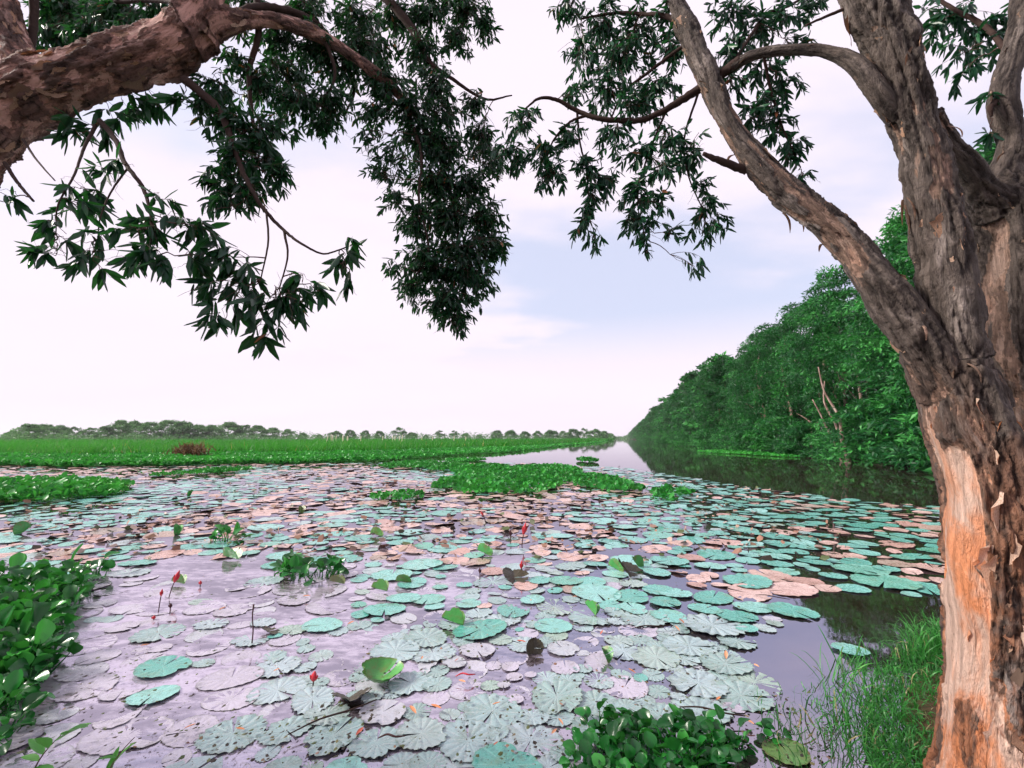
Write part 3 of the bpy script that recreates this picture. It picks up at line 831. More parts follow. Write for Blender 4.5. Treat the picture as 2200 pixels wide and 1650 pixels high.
# the hanging mass left of centre
for b in [(900, 310, 60, 55, 3.3), (960, 330, 60, 50, 3.3), (930, 400, 75, 55, 3.3), (1010, 400, 55, 50, 3.35), (960, 470, 85, 55, 3.3), (1045, 470, 50, 55, 3.35), (1000, 540, 90, 50, 3.3), (1060, 530, 35, 45, 3.35), (950, 590, 85, 45, 3.3), (1020, 600, 65, 45, 3.3), (960, 650, 80, 35, 3.3), (900, 560, 50, 45, 3.2), (880, 620, 35, 35, 3.2), (970, 685, 50, 22, 3.3), (985, 715, 14, 8, 3.3), (890, 480, 40, 50, 3.2), (1040, 300, 40, 40, 3.35), (1060, 350, 30, 40, 3.35)]:
    folL.blob(*b, FL, 2.1, 0.36, bare=2)
for b in [(830, 340, 45, 40, 3.1), (815, 385, 35, 30, 3.1), (850, 430, 35, 40, 3.1), (850, 580, 25, 25, 3.1), (790, 300, 30, 25, 3.1)]:
    folL.blob(*b, FL, 1.0, 0.30, bare=4)
# middle spray
for b in [(480, 260, 50, 40, 2.6), (540, 280, 55, 45, 2.6), (600, 270, 45, 35, 2.7), (500, 340, 50, 45, 2.5), (570, 350, 60, 45, 2.6), (470, 390, 45, 40, 2.45), (530, 410, 60, 40, 2.5), (600, 380, 30, 35, 2.6), (500, 445, 55, 30, 2.45), (560, 300, 40, 40, 2.6)]:
    folL.blob(*b, ML, 1.7, 0.34, bare=4)
for b in [(290, 225, 45, 30, 2.7), (340, 225, 35, 25, 2.7), (200, 270, 50, 25, 2.6), (160, 285, 25, 20, 2.55), (245, 255, 45, 22, 2.65), (400, 230, 35, 25, 2.65)]:
    folL.blob(*b, BL, 1.5, 0.66, bare=1)
# low sprays of large leaves
for b in [(170, 440, 45, 35, 2.15), (130, 500, 35, 40, 2.1), (120, 545, 35, 25, 2.1), (205, 520, 35, 40, 2.1), (215, 575, 45, 25, 2.1), (235, 375, 22, 30, 2.25), (255, 350, 20, 20, 2.25), (300, 500, 40, 35, 2.1), (285, 560, 55, 25, 2.1), (330, 540, 35, 40, 2.1), (345, 425, 22, 15, 2.15), (180, 400, 45, 18, 2.15),
          (365, 575, 25, 18, 2.1), (400, 480, 45, 25, 2.2), (445, 500, 45, 35, 2.2), (430, 560, 40, 40, 2.2), (480, 545, 35, 40, 2.2), (460, 620, 40, 35, 2.2), (525, 580, 50, 35, 2.2), (510, 640, 55, 35, 2.2), (480, 690, 45, 25, 2.2), (560, 690, 50, 35, 2.2), (590, 630, 50, 40, 2.2), (635, 650, 45, 40, 2.2), (650, 600, 35, 30, 2.25), (690, 625, 35, 30, 2.25), (570, 725, 18, 12, 2.2),
          (735, 560, 25, 30, 2.3), (755, 525, 15, 12, 2.3), (752, 610, 12, 18, 2.3), (10, 430, 25, 22, 2.3), (330, 480, 40, 30, 2.1)]:
    folL.blob(*b, BL * 0.92, 1.35, 0.37, bare=4, per=8)
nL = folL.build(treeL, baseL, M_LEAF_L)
print('leaves', nR, nL)

# ================================================================== forest across the channel and far treeline
M_FOREST = leaf_mat('forest_leaf', (0.003, 0.026, 0.010), (0.009, 0.088, 0.024), (0.055, 0.30, 0.055), 0.5, 0.35, 0.28, (0.07, 0.34, 0.05))
M_FARLEAF = leaf_mat('treeline_leaf', (0.018, 0.065, 0.024), (0.065, 0.18, 0.058), (0.20, 0.40, 0.14), 0.6, 0.25, 0.2)
k = NT('forest_trunk')
tn = k.noise(k.map(k.obco(), (1, 1, 0.2)), 6, 5, 0.65)
M_FTRUNK = k.done(k.bsdf(k.colramp(tn, [(0.3, (0.09, 0.055, 0.042)), (0.5, (0.24, 0.165, 0.135)), (0.7, (0.44, 0.35, 0.30))]), 0.85, 0.2, k.bump(tn, 0.6, 0.05)))
CARD_V = np.array([(0, 0, 0), (-0.22, 0.42, 0.06), (0, 1, -0.08), (0.22, 0.42, 0.06)], dtype=float)
CARD_F = [np.array([[0, 3, 2, 1]])]

def crown_mesh(name, seed, H, R, z0, nc, per, size, mat, rc=1.1, flat=0.55, tmid=0.42, face=0.6):
    """clumps of small leaves over an uneven envelope, hollow inside, open between the clumps"""
    r = np.random.default_rng(seed)
    t = r.random(nc) ** 0.85
    ang = r.random(nc) * 2 * np.pi
    env = R * (0.45 + 0.60 * np.sin(np.pi * np.clip(t * 0.80 + 0.14, 0, 1)))
    env *= np.sqrt(1 - 0.82 * t ** 3)
    env *= 0.80 + 0.40 * vnoise(np.column_stack([np.cos(ang) * 1.6 + 5, np.sin(ang) * 1.6 + 5, t * 3.5]), seed)
    rad = env * (0.45 + 0.55 * r.random(nc) ** 0.45)
    C = np.column_stack([np.cos(ang) * rad, np.sin(ang) * rad, z0 + (H - z0) * t])
    s = rc * (0.55 + 0.8 * r.random(nc)) * (1.05 - 0.4 * t)
    ct = np.clip(tmid + 0.20 * r.standard_normal(nc) + 0.10 * (r.random(nc) < 0.15), 0.05, 0.85)
    n = nc * per
    ci = np.repeat(np.arange(nc), per)
    v = nrm(r.standard_normal((n, 3))); v[:, 2] = np.where(v[:, 2] < -0.25, -v[:, 2], v[:, 2])
    q = v * (0.45 + 0.6 * r.random((n, 1)) ** 0.6)
    Pn = C[ci] + q * s[ci][:, None] * np.array((1, 1, flat))
    D = nrm(v * np.array((1, 1, 0.4)) + np.array((0, 0, -0.35)) + 0.6 * r.standard_normal((n, 3)))
    A, D, N = frames(D, np.array((0, 0, 0.75)) + face * v + 0.5 * r.standard_normal((n, 3)))
    S = size * (0.6 + 0.8 * r.random(n))
    tint = np.clip(ct[ci] + 0.10 * r.standard_normal(n), 0, 0.92)
    V, Fs = stamp(CARD_V, CARD_F, Pn, A, D, N, S)
    return mesh(name, V, Fs, mat, False, {'tint': np.repeat(tint, 4)}), C

def trunk_mesh(name, seed, H, lean, r0, mat, limbs=4, seg=7):
    r = np.random.default_rng(seed)
    a = Acc()
    bx, by = lean
    pts = np.array([(bx * u ** 1.3 * H + 0.12 * r.standard_normal() * (u > 0), by * u * H + 0.12 * r.standard_normal() * (u > 0), -0.3 + (H + 0.3) * u, r0 * (1 - 0.75 * u) * (1.35 if u == 0 else 1)) for u in (0, 0.12, 0.3, 0.5, 0.75, 1.0)])
    c = catmull(pts, 4); a.add(*tube(c, seg))
    for _ in range(limbs):
        i = r.integers(len(c) // 4, len(c) - 3)
        d = nrm(r.standard_normal(3) * np.array((1, 1, 0.2)) + np.array((0, 0, 0.6)))
        p0 = c[i]; L = H * (0.2 + 0.2 * r.random())
        e = p0[:3] + d * L
        q = bez(p0[:3], (p0[:3] + e) / 2 + np.array((0, 0, 0.12 * L)), e, 6)
        a.add(*tube(np.column_stack([q, np.linspace(p0[3] * 0.6, 0.02, 6)]), 5))
    return a.mesh(name, mat)

# forest trees: 5 kinds near the water, 3 simpler for the distance
near_kinds = []
for i in range(5):
    H = (13.2, 14.5, 12.4, 15.2, 13.6)[i]; R = (3.6, 3.9, 3.4, 4.0, 3.7)[i]
    cm, _ = crown_mesh('crown', 300 + i, H, R, (2.2, 3.0, 1.8, 3.4, 2.6)[i], 125, 125, 0.26, M_FOREST, 1.12, 0.75, (0.34, 0.48, 0.60, 0.38, 0.46)[i])
    near_kinds.append((trunk_mesh('trunk', 320 + i, H * 0.8, (-0.10 + 0.05 * i, 0.06 - 0.03 * i), 0.21, M_FTRUNK, 6), cm))
far_kinds = []
for i in range(3):
    cm, _ = crown_mesh('crown', 340 + i, 13.6 + i * 0.8, 3.9, 1.2, 70, 45, 0.75, M_FOREST, 1.5, 0.6, (0.42, 0.38, 0.46)[i])
    far_kinds.append((trunk_mesh('trunk', 350 + i, 10, (-0.03, 0.02), 0.2, M_FTRUNK, 2, 5), cm))
def put_tree(name, kinds, i, loc, rz, sc, label, group, lean=(0, 0), cat='tree'):
    t = thing(name, label, cat, loc, group, rz)
    t.scale = (sc[0], sc[0], sc[1]) if isinstance(sc, tuple) else (sc, sc, sc)
    t.rotation_euler = (lean[0], lean[1], rz)
    tm, cm = kinds[i % len(kinds)]
    if tm is not None: obj('trunk', tm, t)
    obj('crown', cm, t)
    return t
r = np.random.default_rng(12)
NUM = 'first second third fourth fifth sixth seventh eighth ninth tenth eleventh twelfth thirteenth fourteenth fifteenth sixteenth seventeenth eighteenth nineteenth twentieth'.split()
NUM += ['twenty-' + q for q in NUM[:9]] + ['thirtieth'] + ['thirty-' + q for q in NUM[:9]] + ['fortieth'] + ['forty-' + q for q in NUM[:9]] + ['fiftieth'] + ['fifty-' + q for q in NUM[:9]] + ['sixtieth'] + ['sixty-' + q for q in NUM[:9]]
count = {}
def nth(kind, x, y, shown, hidden):
    """ordinal label along the forest shore, counted from the orange trunk outwards"""
    if pix((x, y, 2.0))[0] > 2010: return hidden
    count[kind] = count.get(kind, 0) + 1
    return shown % NUM[count[kind] - 1] if count[kind] <= len(NUM) else hidden
y = 13.0; i = 0
while y < 78:
    x = fshore(y) + (3.2 if y < 32 else 2.0) + 1.5 * r.random()
    s = 0.95 + 0.16 * r.random()
    put_tree('forest_tree', near_kinds, int(r.integers(5)), (x, y, 0.2), r.random() * 6.28, (s, s * (0.94 + 0.14 * r.random())),
             nth('front', x, y, '%s leafy front-row forest tree counted from the orange trunk', 'front-row forest tree hidden behind the orange trunk'), 'forest trees along the water', (0.0, -0.10 - 0.08 * r.random()))
    y += 3.5 + 0.025 * y + 0.8 * r.random(); i += 1
y = 15.0
while y < 82:
    x = fshore(y) + 7.5 + 2.5 * r.random()
    s = 1.0 + 0.14 * r.random()
    put_tree('forest_tree', near_kinds, int(r.integers(5)), (x, y, 0.5), r.random() * 6.28, (s, s * (0.98 + 0.12 * r.random())),
             nth('back', x, y, '%s taller back-row forest tree counted from the orange trunk', 'back-row forest tree hidden behind the orange trunk'), 'back row of forest trees')
    y += 4.6 + 0.02 * y + r.random()
y = 80.0
while y < 1100:
    for b_ in (0, 1):
        x = fshore(y) + 2.4 + 5.0 * b_ + 1.5 * r.random()
        s = 0.98 + 0.2 * r.random()
        put_tree('forest_tree', far_kinds, int(r.integers(3)), (x, y + 3 * b_, 0.3), r.random() * 6.28, (s * (1 + y / 900), s),
                 nth('far%d' % b_, x, y, '%s ' + ('small distant front-row' if b_ == 0 else 'small distant back-row') + ' tree where the forest narrows to the horizon', 'tiny forest tree at the very end of the channel'), 'distant trees of the forest bank')
    y += 4.5 + 0.022 * y
# shrubs that spill over the water's edge
shrub_kinds = []
for i in range(4):
    cm, _ = crown_mesh('crown', 370 + i, 2.6, 1.9, 0.0, 60, 75, 0.20, M_FOREST, 0.62, 0.6, (0.55, 0.48, 0.42, 0.6)[i])
    shrub_kinds.append((None, cm))
y = 14.0
while y < 420:
    s = 0.6 + y / 300 + 0.75 * r.random()
    sx_ = fshore(y) + 0.1 + 1.0 * r.random()
    if y < 31: sx_ += 1.9; s *= 1.25
    put_tree('shrub', shrub_kinds, int(r.integers(4)), (sx_, y, 0.0), r.random() * 6.28, (s * 1.15, s),
             nth('shrub', sx_, y, '%s low waterline shrub along the forest counted from the orange trunk', 'low waterline shrub hidden by the orange trunk'), 'shrubs along the forest shore', cat='shrub')
    y += (1.5 + 0.02 * y) * (0.6 + 0.9 * r.random())
# pale leaning stems that show under the crowns
stem_m = [trunk_mesh('leaning_stem', 390 + i, 6.5, (-0.16 - 0.05 * i, -0.05 + 0.05 * i), 0.15, M_FTRUNK, 0, 7) for i in range(3)]
for j, (px, py, h, tl, lb) in enumerate([(1960, 995, 1.0, 0.0, 'pale straight leaning trunk nearest the orange paperbark'), (1932, 993, 0.85, 0.1, 'thin pale trunk leaning beside the nearest pale forest trunk'), (1895, 991, 0.7, -0.1, 'short reddish trunk leaning at the dark forest edge'),
                                       (1830, 985, 0.42, 0.2, 'pale forked trunk under the middle of the forest'), (1822, 984, 0.45, -0.1, 'pale trunk crossing the forked trunk under the forest'), (1722, 982, 0.36, 0.1, 'small pale trunk low under the forest crowns'), (1605, 976, 0.36, 0.0, 'grey leaning trunk behind the low shrubs far along the bank')]):
    g = G(px, py)
    yy = g[1]
    t = thing('leaning_tree', lb, 'tree', (fshore(yy) + (0.6 if j > 2 else -0.4), yy, 0.0))
    t.rotation_euler = (0.06 * j - 0.15, tl, 0.2 * j); t.scale = (1, 1, h)
    obj('trunk', stem_m[j % 3], t)

# far treeline beyond the marsh
tl_kinds = []
for i in range(5):
    cm, _ = crown_mesh('crown', 400 + i, (8.5, 10, 9, 7.5, 10.5)[i], (5.0, 5.5, 6.0, 4.6, 4.4)[i], (0.6, 1.4, 0.4, 0.4, 3.2)[i], (70, 70, 76, 66, 34)[i], 60, 0.80, M_FARLEAF, 1.7, 0.75, (0.30, 0.60, 0.46, 0.24, 0.42)[i], 1.6)
    tl_kinds.append((trunk_mesh('trunk', 420 + i, 7, (0.03, 0.02), 0.25, M_FTRUNK, 3, 5), cm))
tl = [(-20, 927), (25, 926), (62, 911), (95, 912), (128, 914), (160, 917), (195, 919), (225, 916), (258, 903), (290, 905), (322, 907), (362, 903), (392, 906), (425, 913), (455, 913), (490, 907), (525, 913), (552, 914), (585, 919), (618, 922), (650, 930), (685, 933), (720, 926), (752, 924), (785, 925), (815, 926), (858, 918), (885, 929), (915, 934), (945, 925), (975, 925), (1000, 931), (1030, 934), (1068, 925), (1098, 924), (1128, 927), (1155, 926), (1185, 924), (1210, 926), (1232, 922), (1255, 920), (1278, 922), (1298, 926), (1312, 931)]
for j, (px, top) in enumerate(tl):
    Y = 190 + 0.17 * max(px, 0) + 25 * r.random()
    p = P(px, 942, Y)
    kd = int(r.integers(5)) if px != 858 else 4
    if px in (258, 362): kd = 1
    hk = (8.5, 10, 9, 7.5, 10.5)[kd]
    h = (942 - top) / 1000 * Y + 1.6 - 0.3
    s = h / (hk + 0.7)
    lab = {258: 'tallest pale-crowned tree of the far treeline', 362: 'bright rounded tall tree beside the tallest one of the far treeline', 858: 'lone spindly open-crowned tree standing above the low far scrub'}.get(px, '%s grey-green rounded tree of the far treeline from the left edge' % NUM[j])
    put_tree('marsh_tree', tl_kinds, kd, (p[0], p[1], 0.3), r.random() * 6.28, (s * (0.85 + 0.45 * r.random()) * (1.12 if px < 640 else 1.0), s), lab, 'far treeline')
# scrub that fills the foot of the treeline
A_ = Acc()
n = 15000
u = r.random(n)
px = -60 + 1375 * u; Y = 185 + 0.17 * np.maximum(px, 0) + 40 * (r.random(n) - 0.3)
X = (px - CX) / F * Y * 1.0068
hh = (0.4 + r.random(n)) * np.where(px < 640, 3.0, 4.2) * (0.5 + fbm(np.column_stack([px * 0.02, Y * 0.02, u * 0]), 3, 4))
D = nrm(r.standard_normal((n, 3)) * np.array((1, 1, 0.4)) + np.array((0, 0, -0.2)))
A, D, N = frames(D, np.array((0, 0, 1.0)) + 0.5 * r.standard_normal((n, 3)))
V, Fs = stamp(CARD_V, CARD_F, np.column_stack([X, Y, 0.3 + hh * r.random(n) ** 0.6]), A, D, N, 1.3 * (0.6 + 0.8 * r.random(n)))
tag(obj('scrub', mesh('scrub', V, Fs, M_FARLEAF, False, {'tint': np.repeat(np.clip(0.42 + 0.18 * r.standard_normal(n), 0, 0.9), 4)})),
    'low grey-green scrub at the foot of the far treeline', kind='stuff')
# bluish wood where the channel meets the horizon
n = 2500
X = np.interp(r.random(n), [0, 1], [205, 330]); Yf = 1050 + 120 * r.random(n)
V, Fs = stamp(CARD_V, CARD_F, np.column_stack([X, Yf, 0.5 + 9 * r.random(n) * (0.6 + 0.4 * np.sin(X * 0.07))]), *frames(nrm(r.standard_normal((n, 3))), r.standard_normal((n, 3)) + np.array((0, 0, 1.0))), 5 * (0.6 + 0.8 * r.random(n)))
tag(obj('distant_wood', mesh('distant_wood', V, Fs, M_FARLEAF, False, {'tint': np.repeat(np.clip(0.4 + 0.2 * r.standard_normal(n), 0, 0.9), 4)})),
    'bluish distant wood closing the end of the channel', kind='stuff')

# ================================================================== marsh vegetation
M_GRASS = leaf_mat('marsh_grass', (0.012, 0.10, 0.012), (0.03, 0.24, 0.022), (0.10, 0.42, 0.05), 0.55, 0.3, 0.35, (0.12, 0.5, 0.05), (0.42, 0.30, 0.10))
M_HYA = leaf_mat('hyacinth_leaf', (0.008, 0.085, 0.016), (0.022, 0.21, 0.030), (0.06, 0.40, 0.05), 0.42, 0.25, 0.22, (0.10, 0.45, 0.05), (0.30, 0.22, 0.06))
BLV = np.array([(-0.5, 0, 0), (0.5, 0, 0), (-0.42, 0.45, 0.02), (0.42, 0.45, 0.02), (0, 1, 0.25)], dtype=float)
BLF = [np.array([[0, 1, 3, 2]]), np.array([[2, 3, 4]])]
def blades(Pn, h, w, tint, seed, bendy=0.35):
    r = np.random.default_rng(seed); n = len(Pn)
    D = nrm(np.array((0, 0, 1.0)) + bendy * r.standard_normal((n, 3)) * np.array((1, 1, 0.1)))
    A, D, N = frames(D, r.standard_normal((n, 3)) * np.array((1, 1, 0.05)))
    V, Fs = stamp(BLV, BLF, Pn, A, D, N, np.column_stack([w, h, h]))
    return V, Fs, np.repeat(tint, len(BLV))
# tall meadow grass: rows dense near, thinner far
n = 70000
px = r.uniform(-120, 1315, n)
shore_py = np.interp(px, [q[0] for q in marsh_px[::-1]], [q[1] for q in marsh_px[::-1]])
Ys = HCAM * F / (shore_py - 942)
belt = np.interp(px, [0, 350, 640, 900, 1100, 1200, 1320], [13, 15, 17, 22, 24, 25, 20])       # hyacinth belt is nearer than the grass
v = r.random(n)
inv = (1 / (Ys + belt)) * (1 - v) + (1 / 330.0) * v
Y = 1 / inv
X = (px - CX) / F * Y
cl = fbm(np.column_stack([X * 0.12, Y * 0.05, X * 0]), 4, 15)
h = (0.55 + 0.5 * r.random(n)) * (0.55 + 0.9 * cl) * (1 + Y / 300)
w = 0.035 * (1 + Y / 40) * (0.7 + 0.6 * r.random(n))
tint = np.clip(0.22 + 0.5 * cl + 0.12 * r.standard_normal(n) - 0.12 - 0.16 * np.clip((Y - 55) / 60, 0, 1), 0, 0.9)
tint[(r.random(n) < 0.012)] = 1.0
V, Fs, tt = blades(np.column_stack([X, Y, np.full(n, 0.08)]), h, w, tint, 1)
tag(obj('meadow_grass', mesh('meadow_grass', V, Fs, M_GRASS, False, {'tint': tt})), 'tall bright green marsh grass reaching to the treeline', kind='stuff')
# hyacinth belt on the marsh shore: small cupped leaves held at many angles
HB_V = np.array([(0, 0, 0), (-0.42, 0.3, 0.10), (0, 0.35, -0.04), (0.42, 0.3, 0.10), (-0.36, 0.72, 0.12), (0, 0.75, 0), (0.36, 0.72, 0.12), (0, 1.0, 0.10)], dtype=float)
HB_F = [np.array([[1, 2, 5, 4], [2, 3, 6, 5]]), np.array([[0, 2, 1], [0, 3, 2], [4, 5, 7], [5, 6, 7]])]
def hya_cards(Pn, S, tint, seed):
    r = np.random.default_rng(seed); n = len(Pn)
    D = nrm(np.column_stack([r.standard_normal(n), r.standard_normal(n), 0.15 + 0.9 * r.random(n)]))
    A, D, N = frames(D, np.array((0, 0, 1.0)) + 0.45 * r.standard_normal((n, 3)))
    V, Fs = stamp(HB_V, HB_F, Pn, A, D, N, S)
    return V, Fs, np.repeat(tint, len(HB_V))
n = 42000
px = r.uniform(-120, 1310, n)
shore_py = np.interp(px, [q[0] for q in marsh_px[::-1]], [q[1] for q in marsh_px[::-1]])
Ys = HCAM * F / (shore_py - 942)
belt = np.interp(px, [0, 350, 640, 900, 1100, 1200, 1320], [15, 17, 19, 25, 28, 30, 25])
edge = 1.2 * (fbm(np.column_stack([px * 0.03, px * 0, px * 0]), 3, 6) - 0.5)
Y = Ys + edge + belt * r.random(n) ** 1.25
X = (px - CX) / F * Y
lum = fbm(np.column_stack([X * 0.5, Y * 0.35, X * 0]), 4, 25)
keep = (lum > 0.30) | (Y > Ys + 3)
hz = (0.06 + 0.34 * lum * r.random(n))
tint = np.clip(0.52 + 0.7 * (lum - 0.4) + 0.15 * r.standard_normal(n), 0, 0.92)
V, Fs, tt = hya_cards(np.column_stack([X, Y, hz])[keep], (0.15 + 0.10 * r.random(n) + Y * 0.0012)[keep], tint[keep], 2)
tag(obj('hyacinth_belt', mesh('hyacinth_belt', V, Fs, M_HYA, True, {'tint': tt})), 'dense belt of water hyacinth along the marsh edge', kind='stuff')

# floating hyacinth islands (px regions of the photograph's water surface)
def island(name, label, ells, dens, size, hgt, seed, grass=0, tm=0.42, cat='water hyacinth'):
    r = np.random.default_rng(seed)
    pts = []
    for (cx, cy, rx, ry) in ells:
        c = G(cx, cy)
        a = rx / F * c[1]; b = abs(G(cx, cy - ry)[1] - G(cx, cy + ry)[1]) / 2
        m = int(dens * math.pi * a * b)
        q = r.standard_normal((m, 2)); q /= np.linalg.norm(q, axis=1, keepdims=True); rr = r.random(m) ** 0.5
        wob = 0.75 + 0.5 * fbm(np.column_stack([q * 2.2, np.full(m, cx * 0.1)]), 2, seed)
        pts.append(np.column_stack([c[0] + q[:, 0] * rr * a * wob, c[1] + q[:, 1] * rr * b * wob, (1 - rr ** 2) * 0.8 + 0.2]))
    p = np.concatenate(pts)
    lum = fbm(np.column_stack([p[:, :2] * 1.6, p[:, 0] * 0]), 3, seed)
    base = np.array((p[:, 0].mean(), p[:, 1].mean(), 0.0))
    root = thing(name, label, cat, base)
    z = 0.03 + hgt * p[:, 2] * (0.25 + 0.75 * r.random(len(p)))
    V, Fs, tt = hya_cards(np.column_stack([p[:, :2], z]) - base, size * (0.7 + 0.6 * r.random(len(p))), np.clip(tm + 0.6 * (lum - 0.5) + 0.15 * r.standard_normal(len(p)), 0, 0.92), seed)
    o = obj('leaves', mesh('leaves', V, Fs, M_HYA, True, {'tint': tt}), root); o['kind'] = 'stuff'
    if grass:
        g = p[r.integers(0, len(p), grass)]
        V, Fs, tt = blades(np.column_stack([g[:, :2], g[:, 2] * 0]) - base, 0.16 + 0.26 * r.random(grass), np.full(grass, 0.012), np.clip(0.6 + 0.15 * r.standard_normal(grass), 0, 0.9), seed + 1, 0.5)
        o = obj('grass', mesh('grass', V, Fs, M_GRASS, False, {'tint': tt}), root); o['kind'] = 'stuff'
    return root
island('hyacinth_island', 'largest floating hyacinth island in the middle of the lily pads', [(1075, 1038, 125, 20), (1150, 1015, 60, 14), (1040, 1012, 70, 11), (1190, 1012, 60, 9)], 85, 0.15, 0.22, 1, 0, 0.48)
island('hyacinth_island', 'hyacinth raft trailing to the right of the largest island', [(1270, 1035, 60, 13), (1330, 1052, 50, 8)], 80, 0.15, 0.18, 2)
island('hyacinth_island', 'small hyacinth raft at the right tip of the chain of islands', [(1440, 1063, 45, 6), (1425, 1076, 22, 5)], 110, 0.14, 0.16, 3)
island('hyacinth_island', 'hyacinth arm joining the marsh belt to the largest island', [(890, 1000, 60, 6), (960, 1004, 50, 7)], 70, 0.16, 0.18, 4)
island('hyacinth_island', 'grassy hyacinth hummock at the left edge', [(60, 1056, 150, 17), (130, 1068, 100, 14), (20, 1070, 90, 14)], 90, 0.17, 0.36, 5, 3200, 0.55)
island('hyacinth_island', 'low hyacinth raft just in front of the largest island', [(858, 1071, 58, 8)], 120, 0.13, 0.12, 6)
island('hyacinth_island', 'small hyacinth patch between the left hummock and the marsh belt', [(478, 1014, 40, 6)], 110, 0.15, 0.16, 7)
island('hyacinth_island', 'thin low hyacinth strip left of the small mid-water patch', [(370, 1021, 38, 4)], 80, 0.13, 0.08, 8)
island('hyacinth_island', 'tiny hyacinth raft out in the open channel', [(1262, 992, 20, 2.5)], 90, 0.2, 0.25, 9)
island('hyacinth_island', 'flat bright green raft beside the open channel', [(1000, 990, 45, 2.5)], 90, 0.16, 0.08, 10, 0, 0.6)
island('hyacinth_island', 'bright floating weed raft below the forest shrubs', [(1580, 973, 55, 3.5), (1640, 978, 25, 4)], 60, 0.2, 0.15, 11, 0, 0.65)
# dead brown bush and dry tuft in the marsh
M_DEAD = leaf_mat('dead_bush', (0.07, 0.035, 0.02), (0.15, 0.075, 0.04), (0.28, 0.18, 0.09), 0.7, 0.2, 0.1)
g = G(405, 985)
t = thing('dead_bush', 'reddish brown dead bush in front of the marsh grass', 'bush', (g[0], g[1], 0))
n = 380
d_ = nrm(np.column_stack([r.standard_normal(n), r.standard_normal(n), 0.5 + np.abs(r.standard_normal(n))]))
V, Fs, tt = blades(np.column_stack([0.45 * r.standard_normal((n, 2)), np.zeros(n)]) + d_ * (1.0 * r.random((n, 1))), 0.4 + 0.45 * r.random(n), np.full(n, 0.10), r.random(n) * 0.9, 5, 0.6)
obj('leaves', mesh('leaves', V, Fs, M_DEAD, False, {'tint': tt}), t)['kind'] = 'stuff'
g = G(692, 968)
t = thing('dry_grass_tuft', 'straw coloured dry grass tuft near the bamboo stakes', 'grass', (g[0], g[1], 0))
n = 700
V, Fs, tt = blades(np.column_stack([1.6 * r.standard_normal(n), 0.8 * r.standard_normal(n), np.zeros(n)]), 0.6 + 0.5 * r.random(n), np.full(n, 0.07), np.full(n, 1.0), 6, 0.4)
obj('blades', mesh('blades', V, Fs, M_GRASS, False, {'tint': tt}), t)['kind'] = 'stuff'
# bamboo stakes
k = NT('bamboo'); M_BAMBOO = k.done(k.bsdf(k.mix(k.noise(k.obco(), 3), (0.60, 0.52, 0.36), (0.78, 0.70, 0.54)), 0.7, 0.3))
stakes = [(701, 948, 938), (712, 950, 933), (716, 951, 935), (720, 950, 936), (735, 951, 935), (738, 950, 937), (744, 951, 938), (748, 952, 940), (775, 948, 940), (820, 949, 938), (843, 951, 937), (847, 952, 941), (862, 952, 935), (858, 952, 943), (905, 949, 938), (974, 948, 937), (1000, 947, 938), (928, 948, 941)]
for j, (px, pb, pt) in enumerate(stakes):
    Y = 95 + 12 * r.random() if px < 870 else 130
    b = P(px, 958, Y); b[2] = 0.1
    hgt = (958 - pt) / 1000 * Y - 0.2
    lx = (r.random() - 0.5) * 0.5
    hgt = max(2.0, (942 - pt) / 1000 * Y + 1.5)
    c = np.column_stack([np.linspace(0, lx, 7), np.linspace(0, 0.1, 7), np.linspace(-0.2, hgt, 7), 0.10 * (1 + 0.12 * (np.arange(7) % 2)) * np.linspace(1, 0.7, 7)])
    V, Fs = tube(c, 6)
    lab = ('%s pale bamboo stake of the left cluster, counted from the left' % NUM[sorted(q[0] for q in stakes).index(px)]) if px < 760 else ('%s marsh stake from the left, near the spindly far tree' if px < 880 else '%s marsh stake from the left, far out alone') % NUM[sorted(q[0] for q in stakes).index(px)]
    tag(obj('bamboo_stake', mesh('bamboo_stake', V, Fs, M_BAMBOO), None, (b[0], b[1], 0.1)), lab, 'stake', 'bamboo stakes in the marsh')

# ================================================================== lily pads
def pad_material(name, stops, veinc, spot, rough, spec, silt=0.0, sp=0.65):
    k = NT(name)
    rnd = k.math('FRACT', k.math('ADD', k.n('ShaderNodeObjectInfo').outputs['Random'], k.attr('tint')))
    oc = k.map(k.n('ShaderNodeNewGeometry').outputs['Position'], (1, 1, 1))
    n1 = k.noise(oc, 9, 5, 0.65, 0.4); n2 = k.noise(oc, 45, 4, 0.7); n3 = k.noise(oc, 130, 3, 0.6)
    c = k.colramp(rnd, stops)
    c = k.mix(k.math('MULTIPLY', k.attr('vein'), 0.65), c, veinc)
    c = k.mix(k.math('MULTIPLY', k.ramp(n1, 0.48, 0.70), sp), c, spot)
    c = k.mix(k.math('MULTIPLY', k.ramp(n3, 0.64, 0.74), sp), c, tuple(x * 0.3 for x in spot))
    c = k.mix(k.math('MULTIPLY', k.ramp(k.attr('rad'), 0.93, 1.0), 0.5), c, spot)
    if silt:
        c = k.mix(k.math('MULTIPLY', k.ramp(n2, 0.42, 0.66), silt), c, (0.30, 0.26, 0.25))
    h = k.math('ADD', n2, k.math('MULTIPLY', n3, 0.5))
    sh = k.bsdf(c, k.ramp(n2, 0.3, 0.7, rough - 0.08, rough + 0.14), spec, k.bump(h, 0.35, 0.006))
    return k.done(sh)
M_TEAL = pad_material('pad_teal', [(0, (0.07, 0.29, 0.24)), (0.35, (0.13, 0.37, 0.33)), (0.7, (0.21, 0.44, 0.41)), (1, (0.09, 0.31, 0.23))], (0.20, 0.50, 0.43), (0.12, 0.22, 0.14), 0.24, 0.8)
